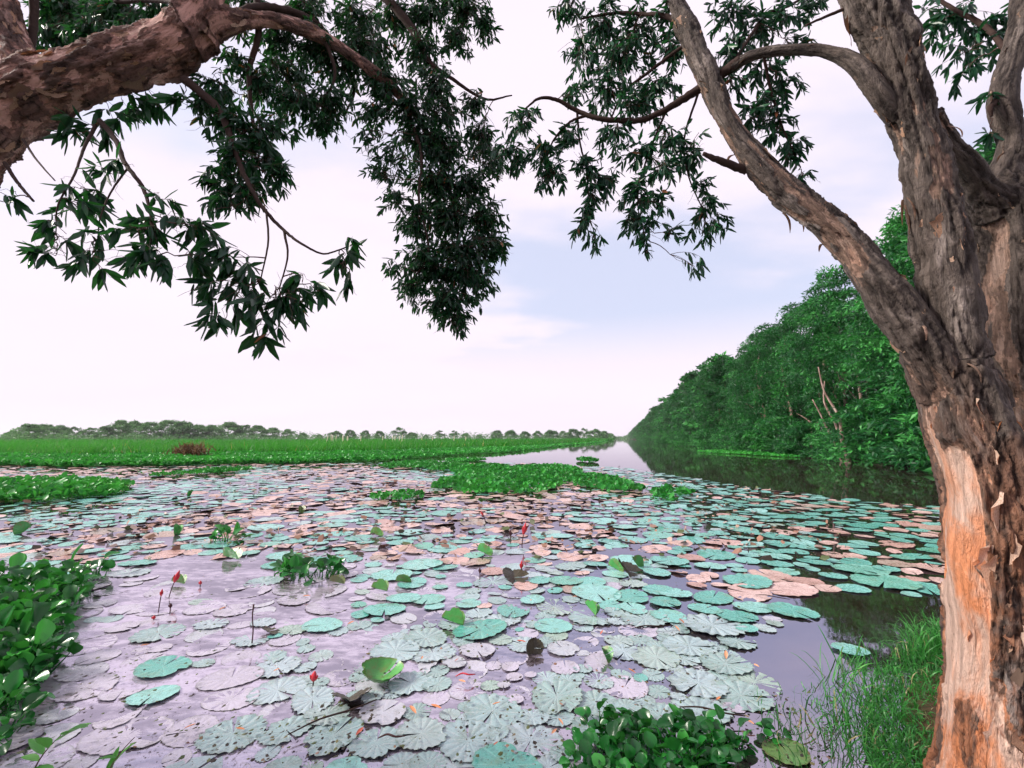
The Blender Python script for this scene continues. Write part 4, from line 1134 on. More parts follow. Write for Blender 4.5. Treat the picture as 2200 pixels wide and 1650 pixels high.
M_SALM = pad_material('pad_withered', [(0, (0.36, 0.20, 0.165)), (0.3, (0.47, 0.30, 0.265)), (0.6, (0.54, 0.38, 0.35)), (0.85, (0.40, 0.26, 0.21)), (1, (0.28, 0.24, 0.20))], (0.30, 0.14, 0.11), (0.20, 0.10, 0.075), 0.26, 0.8)
M_GREY = pad_material('pad_half_sunk', [(0, (0.20, 0.305, 0.295)), (0.4, (0.25, 0.365, 0.375)), (0.75, (0.31, 0.39, 0.43)), (1, (0.24, 0.34, 0.285))], (0.46, 0.55, 0.54), (0.13, 0.18, 0.11), 0.20, 0.8, 0.25, 0.4)
M_CURL = pad_material('pad_curled', [(0, (0.03, 0.20, 0.04)), (0.4, (0.05, 0.28, 0.06)), (0.8, (0.10, 0.26, 0.06)), (1, (0.12, 0.14, 0.05))], (0.14, 0.36, 0.10), (0.16, 0.10, 0.03), 0.34, 0.5)
M_DARKPAD = pad_material('pad_rotting', [(0, (0.02, 0.022, 0.012)), (0.5, (0.035, 0.03, 0.018)), (1, (0.05, 0.04, 0.02))], (0.05, 0.05, 0.03), (0.02, 0.012, 0.008), 0.35, 0.4)
M_LILAC = pad_material('pad_lilac', [(0, (0.36, 0.33, 0.41)), (0.5, (0.42, 0.385, 0.48)), (1, (0.36, 0.395, 0.43))], (0.50, 0.47, 0.55), (0.12, 0.12, 0.10), 0.18, 0.9, 0.3, 0.4)

def pad_geo(seed, nth=46, rings=(0.12, 0.3, 0.5, 0.68, 0.83, 0.94, 1.0), teeth=22, tooth=0.03, vein=0.02, und=0.05, cup=0.0, fold=0.0, gap=0.07):
    r = np.random.default_rng(seed)
    th = np.linspace(gap, 2 * np.pi - gap, nth)
    ph = r.random() * 6
    V = [(0, 0, 0)]; vn = [0.3]; rd = [0]
    lob = 1 + 0.05 * np.sin(th * 2 + ph) + 0.03 * np.sin(th * 3 + 2 * ph) + 0.012 * r.standard_normal(nth)
    nv = 15
    for ri in rings:
        rr = ri * lob * (1 + (tooth * (np.abs(((th * teeth / 6.2832) % 1) - 0.5) * 4 - 1) if ri == 1.0 else 0))
        if seed % 3 == 0 and ri >= 0.83:          # a bite out of the rim
            rr = rr * (1 - 0.22 * np.exp(-((th - 2 - ph * 0.4) / 0.22) ** 2) * (ri - 0.6) / 0.4)
        x, y = rr * np.cos(th), rr * np.sin(th)
        va = np.abs(np.sin(th * nv / 2 + ph))
        z = vein * (va - 0.5) * ri * 1.4
        z = z + und * (fbm(np.column_stack([x * 1.7 + seed, y * 1.7, x * 0]), 3, seed) - 0.5) * 2 * min(1, ri * 1.4)
        z = z + cup * ri ** 3 + (0.02 * max(0, ri - 0.83) / 0.17)
        if fold:
            s_ = math.sin(fold); c_ = math.cos(fold)
            z = z + np.abs(x) * s_; x = x * c_
        V += list(zip(x, y, z)); vn += list(np.clip(1 - va * 4.0, 0, 1)); rd += [ri] * nth
    nr = len(rings)
    tri = np.array([(0, 1 + j, 2 + j) for j in range(nth - 1)])
    q = np.array([(1 + a * nth + j, 1 + (a + 1) * nth + j, 1 + (a + 1) * nth + j + 1, 1 + a * nth + j + 1) for a in range(nr - 1) for j in range(nth - 1)])
    return np.array(V), [q, tri], np.array(vn), np.array(rd)
def pad_mesh(mat, seed, **kw):
    V, Fs, vn, rd = pad_geo(seed, **kw)
    return mesh('lily_pad', V, Fs, mat, True, {'vein': vn, 'rad': rd, 'tint': np.zeros(len(V))})
PADS = {
    'teal': [pad_mesh(M_TEAL, 500 + i, nth=80, tooth=0.018, vein=0.018, und=0.035) for i in range(6)],
    'salm': [pad_mesh(M_SALM, 520 + i, tooth=0.03, vein=0.018, und=0.06) for i in range(6)],
    'grey': [pad_mesh(M_GREY, 540 + i, nth=100, tooth=0.05, vein=0.034, und=0.040) for i in range(9)],
    'lilac': [pad_mesh(M_LILAC, 570 + i, nth=80, tooth=0.02, vein=0.014, und=0.035) for i in range(3)],
    'curl': [pad_mesh(M_CURL, 580 + i, tooth=0.02, vein=0.03, und=0.08, fold=0.85 + 0.15 * i) for i in range(3)],
    'dark': [pad_mesh(M_DARKPAD, 590 + i, tooth=0.05, vein=0.05, und=0.12, fold=0.3) for i in range(3)],
    'flatgreen': [pad_mesh(M_CURL, 610, tooth=0.02, vein=0.03, und=0.04)],
    'cup': [pad_mesh(M_CURL, 600, tooth=0.01, vein=0.02, und=0.05, cup=0.42)],
}
r = np.random.default_rng(99)
placed = []        # x, y, radius, kind, label, z, tilt
grid = {}
def try_put(x, y, rad, ov):
    gx, gy = int(x // 0.5), int(y // 0.5)
    for a in range(gx - 2, gx + 3):
        for b in range(gy - 2, gy + 3):
            for (u, v, q) in grid.get((a, b), ()):
                if (u - x) ** 2 + (v - y) ** 2 < ((q + rad) * ov) ** 2: return False
    grid.setdefault((gx, gy), []).append((x, y, rad))
    return True
hand = [
    (1032, 1356, 112, 'teal', 'bright teal lily pad with white specks beside the folded brown leaf'),
    (1196, 1500, 122, 'grey', 'large pale grey pad above the bottom hyacinth clump'),
    (1058, 1530, 124, 'grey', 'broad ribbed grey pad carrying one orange fallen leaf'),
    (1006, 1592, 138, 'grey', 'largest scalloped grey pad at the bottom of the picture'),
    (716, 1582, 122, 'grey', 'wide grey-green pad at the bottom, left of the largest scalloped pad'),
    (672, 1506, 98, 'grey', 'pale grey pad right below the red bud'),
    (822, 1534, 96, 'lilac', 'lilac oval pad below the cupped green pad'),
    (1290, 1575, 120, 'grey', None), (500, 1580, 128, 'grey', None), (615, 1570, 100, 'grey', None), (905, 1580, 110, 'grey', None),
    (1592, 1496, 122, 'grey', 'pale blue-grey pad alone at the lower end of the clear violet water'),
    (1702, 1315, 92, 'teal', 'teal pad at the edge of the dark water by the grass'),
    (1826, 1400, 66, 'teal', 'small teal pad floating against the bank grass'),
    (1690, 1618, 92, 'flatgreen', 'dark green lily pad close to the bottom edge by the bank grass'), (350, 1436, 106, 'teal', 'teal pad alone in the silty water at lower left'),
    (692, 1346, 84, 'teal', 'ragged teal pad with dark turned rim in the silty water'),
    (842, 1238, 84, 'teal', None), (886, 1256, 66, 'teal', None), (826, 1312, 88, 'teal', None), (868, 1288, 66, 'teal', None),
    (1282, 1277, 106, 'teal', None), (1356, 1284, 78, 'teal', None), (1415, 1270, 66, 'teal', None), (1452, 1277, 66, 'teal', None), (1160, 1249, 52, 'teal', None), (1215, 1250, 72, 'teal', None), (1270, 1253, 66, 'teal', None), (1144, 1291, 52, 'teal', None),
    (1606, 1251, 104, 'teal', None), (1438, 1207, 84, 'teal', None), (1436, 1326, 76, 'teal', None), (1362, 1310, 60, 'teal', None), (860, 1168, 56, 'teal', None), (1412, 1232, 60, 'teal', None),
    (1850, 1226, 100, 'teal', None), (1900, 1252, 120, 'teal', 'largest teal pad in the open dark water beside the trunk'), (1990, 1266, 90, 'teal', 'teal pad touching the outline of the orange trunk'), (1790, 1240, 50, 'teal', None), (1905, 1224, 50, 'teal', None),
    (1650, 1238, 90, 'salm', None), (1700, 1268, 100, 'salm', 'withered salmon pad at the edge of the dark open water'), (1610, 1275, 100, 'salm', None), (1668, 1213, 60, 'teal', None),
    (1385, 1330, 100, 'grey', None), (1480, 1390, 110, 'grey', None), (1530, 1345, 130, 'grey', 'mottled grey-brown pad at the left end of the clear violet water'), (1410, 1415, 100, 'grey', None), (1560, 1430, 100, 'grey', None), (1500, 1470, 120, 'grey', None),
    (1345, 1520, 60, 'grey', None), (1105, 1456, 36, 'lilac', None), (1060, 1432, 36, 'lilac', None), (1096, 1434, 40, 'lilac', None), (1140, 1452, 26, 'lilac', None), (1082, 1474, 28, 'lilac', None), (1108, 1505, 36, 'lilac', None), (1215, 1437, 62, 'lilac', None), (975, 1425, 56, 'lilac', 'lilac oval pad with a dark rim beside the clear water'),
    (930, 1405, 96, 'grey', None), (850, 1400, 105, 'grey', None), (1025, 1400, 78, 'lilac', None), (915, 1372, 96, 'grey', None), (1210, 1395, 70, 'lilac', None),
    (1525, 1237, 40, 'salm', 'small brown ring-shaped pad in the pale water'), (1497, 1258, 40, 'salm', None),
]
for px, py, w, kd, lab in hand:
    g = G(px, py); t = g[1] / ray(px, py)[1]
    rad = w / 2 / F * t
    placed.append((g[0], g[1], rad, kd, lab, 0.012 if kd == 'teal' else 0.005))
    grid.setdefault((int(g[0] // 0.5), int(g[1] // 0.5)), []).append((g[0], g[1], rad))
CLEAR = [(1690, 1405, 120, 55), (1900, 1345, 190, 55), (1180, 1412, 70, 30), (440, 1225, 150, 28), (1720, 1560, 110, 45), (1340, 1190, 60, 16), (60, 1400, 120, 160), (1090, 1200, 60, 14), (1550, 1240, 50, 14), (1430, 1250, 40, 10), (770, 1400, 60, 30)]
def zone(px, py):
    lim = np.interp(py, [985, 1000, 1020, 1040, 1060, 1080, 1100], [1150, 1300, 1440, 1560, 1720, 1880, 2150])
    if px > 1150 and py < 1003: return None
    if px > lim or py < 992 or px < -120: return None
    if px > 1500 and py > np.interp(px, [1500, 1600, 1700, 1800, 2060], [1530, 1530, 1275, 1270, 1285]): return None
    for cx, cy, rx, ry in CLEAR:
        if ((px - cx) / rx) ** 2 + ((py - cy) / ry) ** 2 < 1: return None
    if py > 1330:
        if px < 560: return (0.32, (0.015, 0.0, 0.25, 0.73), (0.12, 0.20), 0.80)
        return (0.78, (0.05, 0.0, 0.65, 0.30), (0.085, 0.18), 0.71)
    if py > 1215:
        if px < 760: return (0.22, (0.02, 0.0, 0.15, 0.83), (0.15, 0.24), 0.85)
        if px < 1500: return (0.8, (0.30, 0.08, 0.40, 0.22), (0.12, 0.22), 0.76)
        return (0.8, (0.62, 0.38, 0.0, 0.0), (0.17, 0.28), 0.84)
    if py > 1150:
        if px < 420: return (0.6, (0.35, 0.45, 0.20, 0), (0.16, 0.27), 0.82)
        if px < 1300: return (0.75, (0.45, 0.35, 0.12, 0.08), (0.15, 0.27), 0.80)
        return (0.75, (0.70, 0.30, 0.0, 0.0), (0.17, 0.30), 0.84)
    return (0.58 if px < 1300 else 0.75, None, (0.13, 0.30), 0.82)
kinds4 = ('teal', 'salm', 'grey', 'lilac')
ncand = 46000
ud = r.random(ncand); Yc = 2.15 * np.exp(ud ** 0.80 * math.log(31 / 2.15))
Xc = (r.random(ncand) * 2.3 - 1.15) * Yc
order = np.argsort(r.random(ncand))
patch = fbm(np.column_stack([Xc * 0.35, Yc * 0.30, Xc * 0]), 3, 44)
for i in order:
    if Xc[i] > 0.98 * Yc[i] + 0.3: continue
    px, py = pix((Xc[i], Yc[i], 0))
    z = zone(px, py)
    if z is None or r.random() > z[0]: continue
    rad = z[2][0] + (z[2][1] - z[2][0]) * r.random()
    if r.random() < 0.28: rad *= 0.45 + 0.3 * r.random()
    if not try_put(Xc[i], Yc[i], rad, z[3]): continue
    pr = z[1]
    if pr is None:
        s_ = np.clip((patch[i] - 0.36) * 4.2, 0.12, 0.85)
        if px > 1300: s_ = min(s_, 0.42)
        pr = (0.92 - s_, s_, 0.08, 0)
    kd = kinds4[r.choice(4, p=np.array(pr) / sum(pr))]
    placed.append((Xc[i], Yc[i], rad, kd, None, {'teal': 0.006, 'salm': 0.004, 'grey': 0.0, 'lilac': -0.0035}[kd]))
print('pads', len(placed))
GEN = {'teal': ('flat teal lily pad floating among the middle pads', 'teal lily pads'), 'salm': ('withered salmon-pink lily pad lying among the teal ones', 'withered lily pads'),
       'grey': ('grey-green silted lily pad lying half sunk in the near water', 'half-sunk grey lily pads'), 'lilac': ('small smooth lilac-grey lily pad in the near water', 'lilac-grey lily pads'), 'flatgreen': ('glossy dark green lily leaf by the bottom grass', 'curled lily leaves')}
LM = [(817, 1450, 'the cupped green pad'), (672, 1465, 'the low fat red bud'), (541, 1340, 'the thin bare stalk'), (365, 1265, 'the tall left red bud'), (665, 1228, 'the small hyacinth tuft'), (972, 1336, 'the folded brownish leaf'),
      (1147, 1398, 'the dark upright leaf'), (1400, 1610, 'the bottom hyacinth clump'), (1006, 1592, 'the largest scalloped pad'), (716, 1582, 'the bottom left grey pad'), (1110, 1240, 'the black rotting leaf'), (1350, 1225, 'the crumpled dark heap'),
      (1122, 1140, 'the brightest red bud'), (1592, 1496, 'the lone blue-grey pad'), (1702, 1315, 'the teal pad by the grass'), (350, 1436, 'the lone lower left teal pad'), (150, 1300, 'the large left hyacinth clump'), (1900, 1252, 'the largest teal pad'), (1440, 1065, 'the right tip hyacinth raft'),
      (495, 1196, 'the folded upper left leaf'), (858, 1071, 'the low middle hyacinth raft'), (1525, 1240, 'the brown ring-shaped pad'), (1530, 1345, 'the mottled grey-brown pad'), (842, 1240, 'the narrow leaf on teal pads'), (1826, 1400, 'the small bankside teal pad'), (480, 1160, 'the little hyacinth sprig'), (80, 1600, 'the lower left corner weed')]
ORD = ['nearest', 'second nearest', 'third nearest', 'fourth nearest', 'fifth nearest', 'sixth nearest', 'seventh nearest', 'eighth nearest', 'ninth nearest', 'tenth nearest', 'eleventh nearest', 'twelfth nearest', 'thirteenth nearest', 'fourteenth nearest', 'fifteenth nearest']
def landmark_labels(items):
    """items: (key, px, py, phrase) -> key: label naming the closest landmark and the rank within reach of it"""
    got = {}
    for key, px, py, ph in items:
        d = [math.hypot(px - a, (py - b) * 1.6) for a, b, _ in LM]
        j = int(np.argmin(d)); got.setdefault((j, ph), []).append((d[j], key))
    out = {}
    for (j, ph), l in got.items():
        for q, (_, key) in enumerate(sorted(l)):
            out[key] = '%s %s to %s' % (ph, ORD[q], LM[j][2]) if q < len(ORD) else '%s far out from %s' % (ph, LM[j][2])
    return out
inview = []
for i, p in enumerate(placed):
    px, py = pix((p[0], p[1], 0))
    vis = -30 < px < 2040 and py < 1680
    inview.append((p[2] / p[1] ** 2 * (1 if vis else 0.01) + (100 if i < len(hand) else 0), i))
inview.sort(reverse=True)
single = set(i for _, i in inview[:300])
PH = {'teal': 'flat teal lily pad', 'salm': 'withered salmon lily pad', 'grey': 'half-sunk grey-green lily pad', 'lilac': 'smooth lilac-grey lily pad', 'flatgreen': 'dark green lily pad'}
LAB = landmark_labels([(i, *pix((placed[i][0], placed[i][1], 0)), PH[placed[i][3]]) for i in sorted(single) if placed[i][4] is None])
lowgeo = {kd: [pad_geo(700 + 10 * j + q, nth=17, rings=(0.55, 1.0), tooth=0.05, vein=0.0, und=(0.05, 0.12, 0.05, 0.09)[j]) for q in range(4)] for j, kd in enumerate(kinds4)}
bulk = {kd: [] for kd in kinds4}
for i, (x, y, rad, kd, lab, z0) in enumerate(placed):
    rz = r.random() * 6.28
    z = z0 + 0.007 * r.random()
    if i in single:
        o = obj('lily_pad', PADS[kd][r.integers(len(PADS[kd]))], None, (x, y, z))
        asp = 0.9 + 0.2 * r.random()
        o.scale = (rad * asp, rad / asp, rad)
        o.rotation_euler = (0.022 * r.standard_normal(), 0.022 * r.standard_normal(), rz)
        tag(o, lab or LAB[i], 'lily pad', GEN[kd][1])
    else:
        bulk[kd].append((x, y, z, rad, rz))
VV, FF, MI, TT, VN, RD, off = [], {3: [], 4: []}, {3: [], 4: []}, [], [], [], 0
for mi, kd in enumerate(kinds4):
    b = np.array(bulk[kd])
    if not len(b): continue
    for q in range(4):
     b = np.array(bulk[kd][q::4])
     if not len(b): continue
     TV, TF, vn, rd = lowgeo[kd][q]
     c, s = np.cos(b[:, 4]), np.sin(b[:, 4]); Z = np.zeros(len(b))
     tl_ = (0.03 if kd != 'salm' else 0.06) * r.standard_normal((len(b), 2))
     A = nrm(np.stack([c, s, tl_[:, 0]], 1)); D = nrm(np.stack([-s, c, tl_[:, 1]], 1)); N = np.cross(A, D)
     asp = 0.85 + 0.3 * r.random(len(b))
     V, Fs = stamp(TV, TF, b[:, :3], A, D, N, np.column_stack([b[:, 3] * asp, b[:, 3] / asp, b[:, 3]]))
     for f in Fs:
        FF[f.shape[1]].append(f + off); MI[f.shape[1]].append(np.full(len(f), mi))
     VV.append(V); off += len(V)
     TT.append(np.repeat(r.random(len(b)), len(TV))); VN.append(np.tile(vn * 0.3, len(b))); RD.append(np.tile(rd * 0.9, len(b)))
fl = [np.concatenate(FF[4]), np.concatenate(FF[3])]
me = mesh('lily_pads_far', np.concatenate(VV), fl, None, True, {'tint': np.concatenate(TT), 'vein': np.concatenate(VN), 'rad': np.concatenate(RD)})
for m_ in (M_TEAL, M_SALM, M_GREY, M_LILAC): me.materials.append(m_)
me.polygons.foreach_set('material_index', np.concatenate([np.concatenate(MI[4]), np.concatenate(MI[3])]).astype(np.int32))
tag(obj('lily_pads', me), 'countless small teal and salmon lily pads receding over the lake', kind='stuff')

# curled, cupped and upturned leaves
for px, py, w, kd, rx, ry, rz, lab in [
    (817, 1452, 92, 'cup', 0.12, 0.05, 1.0, 'cupped bright green lily pad with raised rim'),
    (972, 1336, 56, 'curl', 0.2, 0.5, 1.3, 'folded brownish lily leaf left of the bright teal pad'),
    (495, 1196, 48, 'curl', 0.1, 0.3, 1.2, 'folded green leaf in the silty water at upper left'),
    (626, 1200, 40, 'curl', 0.3, 0.6, 0.4, 'upright folded leaf above the small hyacinth tuft'),
    (1040, 1187, 42, 'curl', 0.2, 0.5, 1.0, 'curled green leaf below the tall red bud'),
    (723, 1252, 34, 'curl', 0.2, 0.2, 1.5, 'small bright folded leaf right of the hyacinth tuft'),
    (815, 1266, 42, 'curl', 0.1, 0.4, 1.3, 'folded olive leaf beside the teal pads left of centre'),
    (866, 1250, 36, 'curl', 0.1, 0.3, 1.5, 'narrow folded leaf resting on a teal pad left of centre'),
    (808, 1148, 34, 'curl', 0.1, 0.6, 1.2, 'yellowish folded leaf among the far salmon pads'),
    (382, 1252, 36, 'curl', 0.1, 0.3, 1.4, 'folded yellow-green leaf beside the left red bud'),
    (1350, 1228, 66, 'dark', 0.5, 0.4, 0.5, 'crumpled dark leaf heap right of centre'),
    (1322, 1222, 40, 'curl', 0.3, 0.7, 0.9, 'green folded leaf against the crumpled dark heap'),
    (1368, 1216, 40, 'curl', 0.9, 0.2, 2.4, 'dark green leaf standing up behind the crumpled heap'),
    (1105, 1240, 60, 'dark', 0.3, 0.2, 0.2, 'black rotting leaf under the middle red bud'),
    (1147, 1398, 40, 'dark', 1.2, 0.2, 0.2, 'dark leaf standing upright in the clear violet water'),
    (752, 1502, 86, 'dark', -0.35, 0.1, 0.4, 'pad with black turned-up edge below the cupped pad'),
    (410, 1063, 20, 'curl', 0.9, 0.2, 0.2, 'round upright leaf amid the far left pads'),
    (646, 1098, 22, 'curl', 0.9, 0.2, 0.6, 'dark upright leaf amid the far middle pads'),
    (380, 1143, 32, 'curl', 0.7, 0.2, 0.6, 'tilted green leaf over the left middle pads'),
    (1268, 1312, 40, 'curl', 0.5, 0.5, 0.8, 'pale folded leaf on a pad right of centre'),
    (1300, 1412, 40, 'curl', 0.5, 0.2, 0.3, 'dark green crumpled leaf in the near right water'),
    (52, 1140, 44, 'curl', 0.4, 0.2, 0.3, 'grey-green tilted leaf at the left edge of the pads'),
    (575, 1357, 44, 'dark', 0.1, 0.4, 1.0, 'brown curled leaf beside the thin bare stalk')]:
    g = G(px, py + w * 0.12); t = g[1] / ray(px, py)[1]
    rad = w / 2 / F * t
    o = obj('lily_leaf', PADS[kd][r.integers(len(PADS[kd]))], None, (g[0], g[1], 0.02 + rad * 0.25 * abs(math.sin(rx))))
    o.scale = (rad, rad, rad); o.rotation_euler = (rx, ry, rz)
    tag(o, lab, 'lily leaf', 'curled lily leaves')

# red water-lily buds on stems
k = NT('bud_red'); bn = k.noise(k.obco(), 60, 3)
M_BUD = k.done(k.bsdf(k.mix(bn, (0.55, 0.015, 0.02), (0.38, 0.03, 0.05)), 0.4, 0.5))
k = NT('stem_brown'); M_STEM = k.done(k.bsdf((0.055, 0.018, 0.016), 0.6, 0.3))
k = NT('bud_dark'); M_BUDD = k.done(k.bsdf((0.05, 0.015, 0.02), 0.6, 0.3))
def bud(px, pb, pt, tx, blen, mat, label, bw=0.16):
    g = G(px, pb); t = g[1] / ray(px, pb)[1]
    h = (pb - pt) / F * t; dx = tx / F * t; L = blen / F * t
    root = thing('water_lily_bud', label, 'flower bud', (g[0], g[1], 0), 'water lily buds')
    top = np.array((dx, 0, h))
    q = bez(np.zeros(3) - np.array((0, 0, 0.03)), np.array((dx * 0.3, 0, h * 0.5)), top, 8)
    V, Fs = tube(np.column_stack([q, np.full(8, 0.0042 * max(1, t / 4))]), 6)
    obj('stem', mesh('stem', V, Fs, M_STEM), root)
    d = nrm(top - q[-3])
    prof = [(0, 0.25), (0.1, 0.7), (0.3, 1.0), (0.55, 0.92), (0.8, 0.55), (0.95, 0.2), (1.0, 0.03)]
    c = np.array([(*(top + d * L * (a - 0.05)), L * bw * b) for a, b in prof])
    V, Fs = tube(c, 9)
    nb = len(prof) * 9
    V[:nb] += (V[:nb] - np.repeat(c[:, :3], 9, 0)) * (0.18 * np.where(np.arange(nb) % 3 == 0, 1, -0.5))[:, None]
    bo = obj('bud', mesh('bud', V, Fs, mat), root)
    for s in (-1, 1):
        q2 = bez(top + d * L * 0.05, top + d * L * 0.3 + np.array((s * L * bw * 1.2, -0.2 * L * bw, 0)), top + d * L * 0.62 + np.array((s * L * bw * 1.35, -0.3 * L * bw, 0)), 5)
        V, Fs = tube(np.column_stack([q2, L * bw * np.array((0.3, 0.5, 0.5, 0.35, 0.05))]), 5)
        obj('sepal', mesh('sepal', V, Fs, mat), bo)
bud(362, 1284, 1252, 10, 28, M_BUD, 'tall red lily bud at left with the folded yellow leaf')
bud(340, 1316, 1282, 3, 16, M_BUD, 'short red lily bud left of the tall left one')
bud(1121, 1172, 1148, 4, 27, M_BUD, 'brightest red lily bud standing right of centre', 0.14)
bud(1044, 1122, 1108, -6, 12, M_BUD, 'slanting red lily bud in the far middle pads')
bud(1119, 1240, 1222, 1, 18, M_BUD, 'brownish red bud rising from the black rotting leaf')
bud(672, 1476, 1464, 1, 22, M_BUD, 'low fat red lily bud in the near water', 0.28)
bud(430, 1260, 1256, 0, 9, M_BUD, 'tiny red bud barely above the silty water', 0.3)
bud(1097, 1166, 1152, 0, 15, M_BUDD, 'dark closed bud left of the brightest red one')
bud(1031, 1240, 1232, 0, 14, M_BUDD, 'dark closed bud beside the black rotting leaf')
bud(365, 1318, 1306, 0, 10, M_BUDD, 'stubby dark bud between the two left red buds', 0.3)
bud(330, 1332, 1330, 0, 8, M_BUD, 'small reddish knob below the short left bud', 0.4)
g = G(541, 1382); t = g[1] / ray(541, 1382)[1]
q = np.array([(0, 0, -0.03), (0.004, 0, 0.1), (-0.008, 0, 0.2), (-0.004, 0, 0.30)]) * np.array((1, 1, (80 / F * t) / 0.30))
V, Fs = tube(catmull(np.column_stack([q, (0.006, 0.005, 0.005, 0.007)]), 5), 6)
tag(obj('bare_stalk', mesh('bare_stalk', V, Fs, M_STEM), None, (g[0], g[1], 0)), 'thin bare brown stalk standing in the near silty water', 'stalk')

# ================================================================== near water hyacinth plants, leaf by leaf
M_HYA_N = leaf_mat('hyacinth_leaf_near', (0.005, 0.055, 0.012), (0.016, 0.17, 0.026), (0.07, 0.38, 0.06), 0.27, 0.5, 0.2, (0.08, 0.40, 0.04), (0.30, 0.22, 0.06))
def hya_leaf(seed, tint):
    r = np.random.default_rng(seed)
    a = Acc()
    lean = 0.25 + 0.25 * r.random()
    st = bez(np.array((0, 0, -0.25)), np.array((0, 0.05, 0.5)), np.array((0, lean, 0.95)), 5)
    V, Fs = tube(np.column_stack([st, (0.055, 0.062, 0.045, 0.032, 0.026)]), 5, False)
    a.add(V, Fs, tint=min(0.9, tint + 0.25))
    nu, nv = 5, 6
    u, v = np.meshgrid(np.linspace(-1, 1, nu), np.linspace(0, 1, nv))
    wd = 0.46 * np.sin(np.pi * (0.10 + 0.83 * v) ** 0.9) ** 0.75
    x = u * wd
    yy = v * 0.92
    zz = 0.16 * (u * wd / 0.46) ** 2 * (1 + 0.5 * r.random()) - 0.16 * v ** 2 + 0.03 * np.sin(v * 5 + u * 3 + seed)
    tilt = 0.15 + 0.9 * r.random()
    c, s = math.cos(tilt), math.sin(tilt)
    B = np.stack([x, lean + yy * c - zz * s, 0.95 + yy * s + zz * c], -1).reshape(-1, 3)
    i = np.arange(nv - 1)[:, None] * nu; j = np.arange(nu - 1)[None]
    a.add(B, np.stack([i + j, i + j + 1, i + nu + j + 1, i + nu + j], -1).reshape(-1, 4), tint=tint)
    return a
HLA = [hya_leaf(800 + i, tt) for i, tt in enumerate((0.03, 0.15, 0.28, 0.40, 0.52, 0.62, 0.2, 0.1, 0.80, 0.36))]
HL = [a.mesh('leaf', M_HYA_N) for a in HLA]
def hya_plant(label, ells, n, size, zs, seed, group=None):
    r = np.random.default_rng(seed)
    pts = []
    tot = sum(e[2] * e[3] for e in ells)
    for cx, cy, rx, ry in ells:
        for _ in range(max(2, int(n * rx * ry / tot))):
            a = r.random() * 6.28; q = r.random() ** 0.5
            g = G(cx + rx * q * math.cos(a), cy + ry * q * math.sin(a))
            pts.append((g[0], g[1], 1 - q * q))
    pts = np.array(pts)
    base = np.array((pts[:, 0].mean(), pts[:, 1].mean(), 0))
    root = thing('water_hyacinth', label, 'water hyacinth', base, group)
    rest = Acc()
    for j, (x, y, c) in enumerate(pts[np.argsort(pts[:, 1])]):
        s = size * (0.55 + 0.8 * r.random())
        hi = r.integers(len(HL))
        M = Matrix.LocRotScale(Vector((x - base[0], y - base[1], 0)), __import__('mathutils').Euler((0.36 * r.standard_normal(), 0.36 * r.standard_normal(), r.random() * 6.28)),
                               Vector((s, s, s * zs * (0.5 + 0.4 * c + 0.5 * r.random()))))
        if j < 300:
            obj('leaf', HL[hi], root).matrix_basis = M
        else:
            a = HLA[hi]; Mn = np.array(M); V = np.concatenate(a.V)
            rest.add(V @ Mn[:3, :3].T + Mn[:3, 3], [np.concatenate(v) for v in a.F.values()], tint=np.concatenate(a.at['tint']))
    if rest.n: obj('leaves', rest.mesh('leaves', M_HYA_N), root)['kind'] = 'stuff'
    return root
hya_plant('glossy hyacinth clump rising at the bottom edge', [(1400, 1640, 185, 75), (1330, 1580, 70, 40), (1520, 1620, 80, 50)], 430, 0.062, 1.0, 1)
hya_plant('large hyacinth clump at the left edge', [(40, 1310, 130, 60), (10, 1420, 110, 75), (130, 1275, 70, 22)], 760, 0.098, 1.7, 2)
hya_plant('hyacinth clump at the lower left corner', [(-10, 1560, 50, 60), (10, 1500, 70, 30)], 110, 0.085, 1.4, 7)
hya_plant('small hyacinth spur reaching right from the large left clump', [(190, 1240, 35, 12)], 26, 0.12, 1.0, 3)
hya_plant('small hyacinth tuft floating in the silty water', [(665, 1238, 78, 12), (620, 1232, 30, 10)], 62, 0.115, 1.0, 4)
hya_plant('little hyacinth sprig above the folded left leaf', [(482, 1166, 34, 7)], 20, 0.13, 1.0, 5)
hya_plant('tiny hyacinth seedling beside the dark green lily leaf', [(1655, 1590, 22, 14)], 12, 0.05, 0.7, 6)

# lance-leaved weed at the lower left corner
M_WEED = leaf_mat('weed_leaf', (0.03, 0.16, 0.02), (0.06, 0.28, 0.03), (0.14, 0.42, 0.06), 0.4, 0.45, 0.25)
WV, WF = lance(5, 0.30, 0.06, 0.22)
wmesh = [mesh('leaf', WV, WF, M_WEED, True, {'tint': np.full(len(WV), t_)}) for t_ in (0.3, 0.5, 0.75)]
for px, py, nl, L, lab in [(70, 1662, 7, 0.20, 'lance-leaved green weed at the lower left corner'), (230, 1668, 4, 0.14, 'low green sprout at the bottom edge, right of the corner weed')]:
    g = G(px, py)
    root = thing('waterside_weed', lab, 'weed', (g[0], g[1], 0))
    q = bez(np.zeros(3), np.array((0.02, 0, 0.08)), np.array((0.10, 0.02, 0.16)), 7)
    V, Fs = tube(np.column_stack([q, np.linspace(0.004, 0.002, 7)]), 5)
    obj('stem', mesh('stem', V, Fs, M_TWIG), root)
    for j in range(nl):
        p = q[min(6, j)]
        D = nrm(np.array((r.uniform(-1, 1), r.uniform(-0.6, 0.6), r.uniform(0.1, 0.7))))
        A, D, N = frames(D[None], np.array([[0, 0, 1.0]]))
        o = obj('leaf', wmesh[j % 3], root)
        o.matrix_basis = mat_of(A[0], D[0], N[0], L * r.uniform(0.6, 1.1), p)

